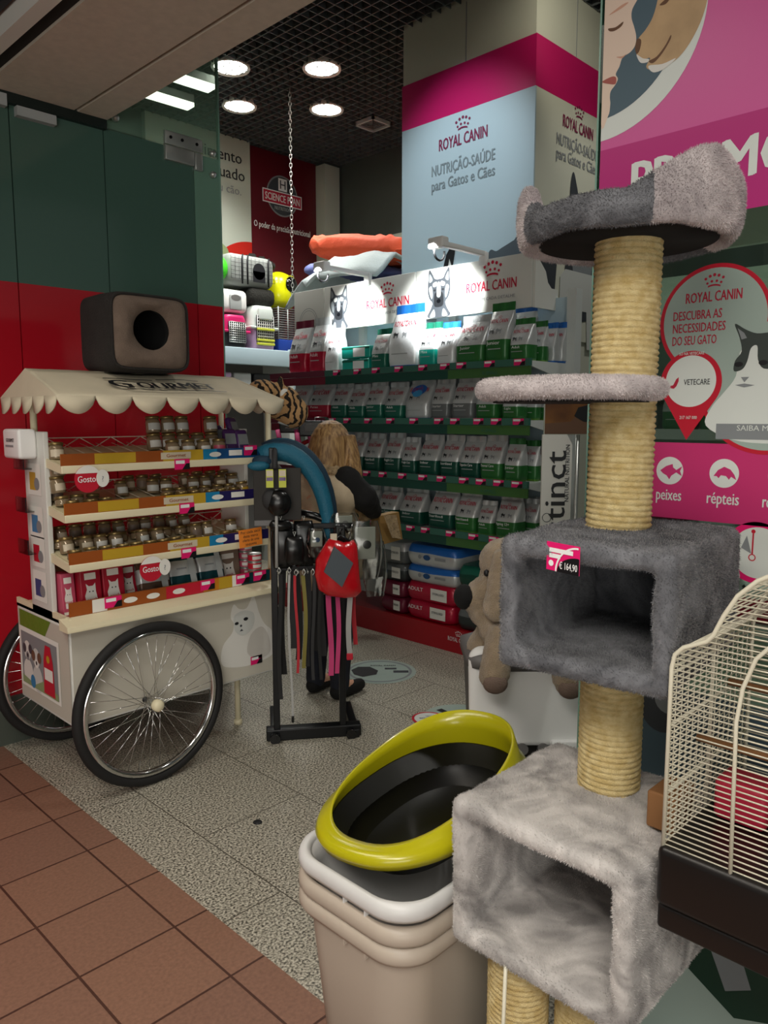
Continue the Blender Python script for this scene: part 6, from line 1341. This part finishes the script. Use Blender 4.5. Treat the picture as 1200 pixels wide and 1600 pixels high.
def px2(px, py):         # drawing grid of the portrait, 1 unit = one grid step from the disc centre
    return (Y(.875)+(px-941)*.00128, 2.295-(py-50)*.00128)
face = [(941, -70), (990, -70), (1000, -30), (1004, 5), (1001, 18), (991, 32), (990, 45), (995, 60), (999, 75), (998, 88), (990, 96), (977, 100), (972, 112), (966, 122), (970, 130), (966, 138), (958, 146), (957, 156), (958, 166), (955, 183), (941, 183)]
cpoly([px2(*p) for p in face], 'pale_face', .0016)
for pp, c in (([(950, 48), (963, 50), (976, 46), (973, 52), (962, 55), (953, 53)], 'dog_dark'), ([(950, 28), (972, 20), (984, 20), (972, 25)], 'face_shade'), ([(944, 126), (960, 124), (967, 128), (966, 137), (955, 134), (944, 129)], 'lip'), ([(966, 96), (978, 98), (984, 96), (976, 101)], 'face_shade')): cpoly([px2(*p) for p in pp], c, .002)
dog = [(1040, -70), (1110, -70), (1114, 20), (1108, 70), (1092, 105), (1070, 128), (1045, 135), (1024, 132), (1018, 125), (1024, 115), (1012, 113), (1001, 103), (1001, 92), (1003, 80), (1015, 70), (1026, 55), (1033, 30), (1036, 0)]
cpoly([px2(*p) for p in dog], 'dog_fur', .0016)
for pp, c in (([(1001, 80), (1008, 84), (1006, 98), (1001, 102), (998, 92)], 'dog_dark'), ([(1036, 42), (1048, 36), (1054, 37), (1046, 44)], 'dog_dark'), ([(1022, 119), (1035, 116), (1048, 104), (1056, 92), (1056, 98), (1044, 114), (1030, 124)], 'dog_dark'), ([(1001, 103), (1012, 112), (1022, 116), (1020, 120), (1008, 117)], 'cat_white'), ([(1022, 126), (1045, 130), (1066, 128), (1048, 138), (1030, 138)], 'cat_white')): cpoly([px2(*p) for p in pp], c, .002)
m.text('PROMOÇÕES', 'decal_white', F, .105, w=.56, x=Y(.517), y=1.945, off=.001, bold=.008, fat=.03)
m.text('MAIS', 'decal_white', F, .07, w=.16, x=Y(.445), y=2.245, off=.001, bold=.008, fat=.03); m.text('CUIDADO', 'photo_dark', F, .08, w=.3, x=Y(.375), y=2.16, off=.001, bold=.008, fat=.03); m.text('VAMOS AJUDAR', 'decal_white', F, .028, w=.22, x=Y(.415), y=2.125, off=.001)
dec(m.build('promotion_banner'), 'large pink promotion banner with portrait of a face and a dog on the glass')
# heart-like cat food sticker
m = MB(); 
m.disc(Y(.616), 1.685, .108, 'sign_red', F, .0003, 64); m.disc(Y(.508), 1.555, .128, 'sign_red', F, .0005, 64)
m.disc(Y(.616), 1.685, .100, 'decal_grey', F, .0010, 64); m.disc(Y(.508), 1.555, .120, 'decal_grey', F, .0009, 64)
m.text('ROYAL CANIN', 'ink_red', F, .028, w=.108, x=Y(.618), y=1.722, off=.0015, bold=.02); m.crown('ink_red', F, Y(.618), 1.751, .040, .0015)
for i, t in enumerate(('DESCUBRA AS', 'NECESSIDADES', 'DO SEU GATO')): W_ = (.096, .104, .088)[i]; m.text(t, 'ink_red', F, .025, w=W_, x=Y(.696)+W_/2, y=1.690-.0245*i, off=.0015, bold=.015)
def sg(px, py): return (Y(.619)+(px-1113)*.00139, 1.68-(py-505)*.00122)     # drawing grid of the cat picture
m.poly([sg(*p) for p in sm(((1158, 545), (1150, 590), (1135, 615), (1118, 640), (1112, 668), (1150, 690), (1200, 695), (1235, 690), (1240, 600), (1205, 540)))], 'decal_white', F, .0012)
m.poly([sg(*p) for p in sm(((1145, 509), (1160, 519), (1175, 526), (1195, 526), (1215, 532), (1224, 560), (1216, 582), (1206, 580), (1186, 580), (1178, 566), (1176, 545), (1168, 548), (1164, 568), (1158, 580), (1147, 582), (1148, 566), (1156, 552), (1152, 530)))], 'decal_dark', F, .0016)
m.poly([sg(*p) for p in ((1149, 516), (1158, 524), (1162, 532), (1155, 534))], 'photo_mid', F, .0019)
m.poly([sg(1153+6*math.cos(k*PI/6), 572+4*math.sin(k*PI/6)) for k in range(12)], 'photo_black', F, .002); m.poly([sg(1185+6*math.cos(k*PI/6), 571+4*math.sin(k*PI/6)) for k in range(12)], 'photo_black', F, .002); m.poly([sg(*p) for p in ((1157, 592), (1168, 592), (1162, 600))], 'photo_mid', F, .002); m.poly([sg(*p) for p in ((1150, 604), (1162, 602), (1176, 605), (1162, 608))], 'photo_mid', F, .002)
m.rect(Y(.60), 1.455, Y(.41), 1.485, 'photo_mid', F, .0014); m.text('SAIBA MAIS', 'decal_white', F, .015, w=.08, x=Y(.52), y=1.472, off=.0022)
dec(m.build('cat_food_sticker'), 'round red rimmed sticker with grey cat portrait on the glass')
m = MB()
a0 = R(-32); pts = [(Y(.655)+.062*math.cos(a), 1.567+.062*math.sin(a)) for a in [a0+(R(212)-a0+0)*i/40 for i in range(41)]]+[(Y(.658), 1.452)]
m.poly(pts, 'sign_red', F, .0022); m.disc(Y(.655), 1.569, .051, 'decal_white', F, .0026, 48); m.text('VETECARE', 'ink', F, .016, w=.052, x=Y(.648)+.006, y=1.562, off=.003)
m.poly([(Y(.703), 1.560), (Y(.690), 1.562), (Y(.684), 1.574), (Y(.679), 1.578), (Y(.679), 1.570), (Y(.683), 1.560), (Y(.688), 1.555), (Y(.694), 1.556)], 'ink_red', F, .003); m.text('SÓ NA VETECARE', 'decal_white', F, .008, w=.05, x=Y(.655), y=1.621, off=.003); m.text('217 167 000', 'decal_white', F, .009, w=.035, x=Y(.656), y=1.494, off=.003)
dec(m.build('pin_sticker'), 'red map pin shaped sticker with white centre and small red bird')
# pink strip with animal kinds
m = MB(); m.rect(Y(.874), 1.290, Y(-.4), 1.446, 'strip_pink', F, 0)
def icon(y, name, shape):
    m.disc(Y(y), 1.388, .0285, 'decal_white', F, .0006, 36); m.text(name, 'decal_white', F, .034, w=.0088*len(name), x=Y(y), y=1.327, off=.0006, bold=.02); m.poly([(Y(y)+a*.02, 1.388+b*.02) for a, b in shape], 'strip_pink', F, .001)
fish = [(-1, 0), (-.4, .45), (0, .6), (.3, .7), (.35, .35), (.7, .1), (1.3, .5), (1.1, 0), (1.3, -.5), (.7, -.15), (.2, -.5), (0, -.9), (-.3, -.5), (-.7, -.3)]
turtle = [(-1, -.3), (-.6, .3), (0, .65), (.6, .4), (1, -.1), (1.2, -.6), (.7, -.3), (.5, -.6), (.2, -.25), (-.3, -.2), (-.5, -.5), (-.7, -.3)]
icon(.690, 'peixes', fish); icon(.580, 'répteis', turtle); icon(.470, 'roedores', fish); icon(.80, 'aves', turtle)
dec(m.build('animal_strip'), 'bright pink strip across the glass with white animal icons and names')
m = MB(); m.disc(Y(.512), 1.238, .060, 'price_pink', F, .0, 48); m.disc(Y(.508), 1.238, .050, 'decal_white', F, .0006, 48); m.rect(Y(.520), 1.235, Y(.517), 1.275, 'sign_red', F, .001); m.ring(Y(.5185), 1.228, .005, .007, 'sign_red', F, .001, 16); m.poly([(Y(.53), 1.27), (Y(.52), 1.235), (Y(.54), 1.245)], 'photo_mid', F, .0009); m.disc(Y(.5185), 1.279, .004, 'sign_red', F, .001, 12)
dec(m.build('clock_sticker'), 'pink rimmed white round sticker with clock hands behind the cage')
m = MB(); m.rect(Y(.735), .66, Y(.30), .93, 'slate_blue', F, 0); m.disc(Y(.685), .885, .05, 'photo_dark', F, .0006, 24, ry=.06); m.disc(Y(.67), .90, .03, 'photo_mid', F, .0009, 18)
dec(m.build('pet_picture_sticker'), 'grey blue picture sticker on the glass between the sisal post and the cage')
m = MB(); m.disc(Y(.50), .24, .30, 'decal_grey', F, .0, 64); m.ring(Y(.50), .24, .27, .31, 'decal_green', F, .0005, 48, 20, 150); m.poly([(Y(.62), .40), (Y(.50), .45), (Y(.38), .40), (Y(.40), .30), (Y(.5), .26), (Y(.60), .32)], 'decal_green', F, .0009); m.poly([(Y(.56), .40), (Y(.50), .42), (Y(.47), .34), (Y(.52), .31)], 'photo_mid', F, .0013)
dec(m.build('round_window_sticker'), 'big grey green round sticker low on the glass behind the plush box')
# ------------------------------------------------------------------ shelving seen through and beside the glass
sd = thing('side_shelf', 'white display shelf with packets seen through the shop window', 'shelf unit', (3.2, 1.2, 0))
m = MB(); m.box(3.34, -.6, .05, 3.38, 1.66, 2.1, 'wall_pale'); m.build('back_panel', sd)
for y in (-.6, .5, 1.62): m = MB(); m.box(2.92, y, 0, 3.34, y+.025, 2.1, 'shelf_white'); m.build('divider', sd)
for z in (.3, .72, 1.08, 1.44, 1.84): m = MB(); m.box(2.92, -.6, z-.02, 3.34, 1.64, z, 'shelf_white'); m.box(2.91, -.6, z-.03, 2.92, 1.64, z+.01, 'light_grey'); m.build('shelf', sd)
m = MB(); m.box(2.9, -.6, 2.1, 2.93, 1.64, 2.45, 'wall_pale'); m.build('header_panel', sd)
rr = random.Random(9)
SG = 'packets on the shelf behind the window'
for zi, z in enumerate((.72, 1.08, 1.44)):
    y = 1.52
    i = 0
    while y > .55:
        wd = rr.uniform(.13, .17); st = rr.choice(('starter', 'bluew', 'white', 'lime', 'red'))
        put_bag(3.06, y, z, wd, rr.uniform(.2, .27), .10, ST[st], '', 'packet on the %s shelf behind the glass, %s from the pillar side' % (('lower', 'middle', 'upper')[zi], ORD[i]), SG, seed=200+zi*20+i); y -= wd+.03; i += 1
# upright sign board and poster between the shelves
t = thing('sign_board', 'white upright sign board lettered tinct beside the green shelf end', 'sign', (3.3, 2.05, 0))
SF = frame((3.30, 2.04, 0), (.70, -.714, 0), (0, 0, 1))
m = MB(); m.prism([(-.075, .3), (.072, .3), (.072, 1.36), (.045, 1.41), (-.075, 1.41)], -.02, 0, 'white_paint', SF)
m.text('instinct', 'ink', SF @ T(.012, 1.06, 0) @ RZ(90), .15, w=.54, x=.0, y=-.03, off=.002); m.text('NATURAL NUTRITION', 'ink', SF @ T(.05, 1.22, 0) @ RZ(90), .03, w=.28, x=0, y=-.01, off=.002); m.ring(-.045, 1.0, .02, .023, 'ink', SF, .002, 20); m.build('board', t)
m = MB(); m.rbox(-.08, 0, -.03, .08, .3, 0, 'light_grey', .005, SF); m.build('foot', t)
m = MB(); PF = frame((3.62, 2.20, 0), (.70, -.714, 0), (0, 0, 1)); m.rbox(-.11, 1.40, -.012, .28, 1.72, 0, 'wall_pale', .003, PF); m.rect(-.105, 1.405, .275, 1.62, 'sunset', PF, .0012); m.poly([(-.105, 1.405), (.275, 1.405), (.275, 1.46), (.17, 1.50), (.08, 1.52), (.03, 1.47), (-.105, 1.46)], 'dog_dark', PF, .002); m.poly([(.05, 1.50), (.07, 1.545), (.13, 1.56), (.18, 1.53), (.24, 1.57), (.26, 1.50), (.20, 1.46), (.1, 1.47)], 'photo_black', PF, .003)
m.cyl((.08, 0, -.03), (.08, 1.5, -.03), .012, 'steel', 10, M=PF); m.cyl((.08, 0, -.03), (.08, .02, -.03), .12, 'steel', 24, M=PF)
tag(m.build('poster_stand'), 'orange sunset picture panel with a dark cat shape behind the sign board', 'poster')
# floor stickers
def floor_dot(x, y, rx, ry, rz, lb, art):
    m = MB(); M = T(x, y, .0012) @ RZ(rz); m.disc(0, 0, rx, 'decal_grey', M, 0, 48, ry=ry); art(m, M); tag(m.build('floor_sticker'), lb, 'floor sticker')
def a1(m, M):
    m.poly([(-.17, .02), (-.13, .08), (-.06, .08), (-.01, .01), (-.02, -.06), (-.1, -.1), (-.15, -.06)], 'photo_black', M, .001); m.rect(.03, .03, .10, .06, 'photo_dark', M, .001); m.rect(.08, -.03, .17, .01, 'photo_dark', M, .001); m.ring(0, 0, .175, .19, 'photo_mid', M, .001); m.text('ROYAL CANIN', 'photo_dark', M, .03, w=.15, x=.02, y=.09, off=.001)
floor_dot(3.13, 3.1, .215, .215, -45, 'large dim grey floor sticker with dark pet in front of the shelves', a1)
def a2(m, M):
    m.poly([(-.11, .11), (-.08, .13), (-.03, .06), (.05, .09), (.14, .08), (.15, -.02), (.08, -.08), (.02, -.02), (-.04, -.03), (-.06, .05)], 'photo_black', M, .001); m.disc(.04, .03, .03, 'photo_mid', M, .0014, 14)
floor_dot(2.90, 2.31, .19, .19, -45, 'pale floor sticker with dark pet next to the small red rimmed one', a2)
m = MB(); M = T(2.79, 2.42, .0022) @ RZ(-45); m.disc(0, 0, .085, 'sign_red', M, 0, 40); m.disc(0, 0, .072, 'decal_white', M, .0006, 40); m.text('ROYAL CANIN', 'ink', M, .022, w=.09, y=-.008, off=.0012); m.crown('ink', M, 0, .018, .03, .0012); tag(m.build('floor_sticker'), 'small white floor sticker with red rim in front of the white lid', 'floor sticker')
m = MB(); m.lathe([(.018, 0), (.014, .004), (.003, .005)], 'photo_black', 10, T(1.60, 2.225, 0)); tag(m.build('floor_speck'), 'small dark speck on the granite floor before the cart', 'crumb')
# ------------------------------------------------------------------ world matrices up to date
bpy.context.view_layer.update()
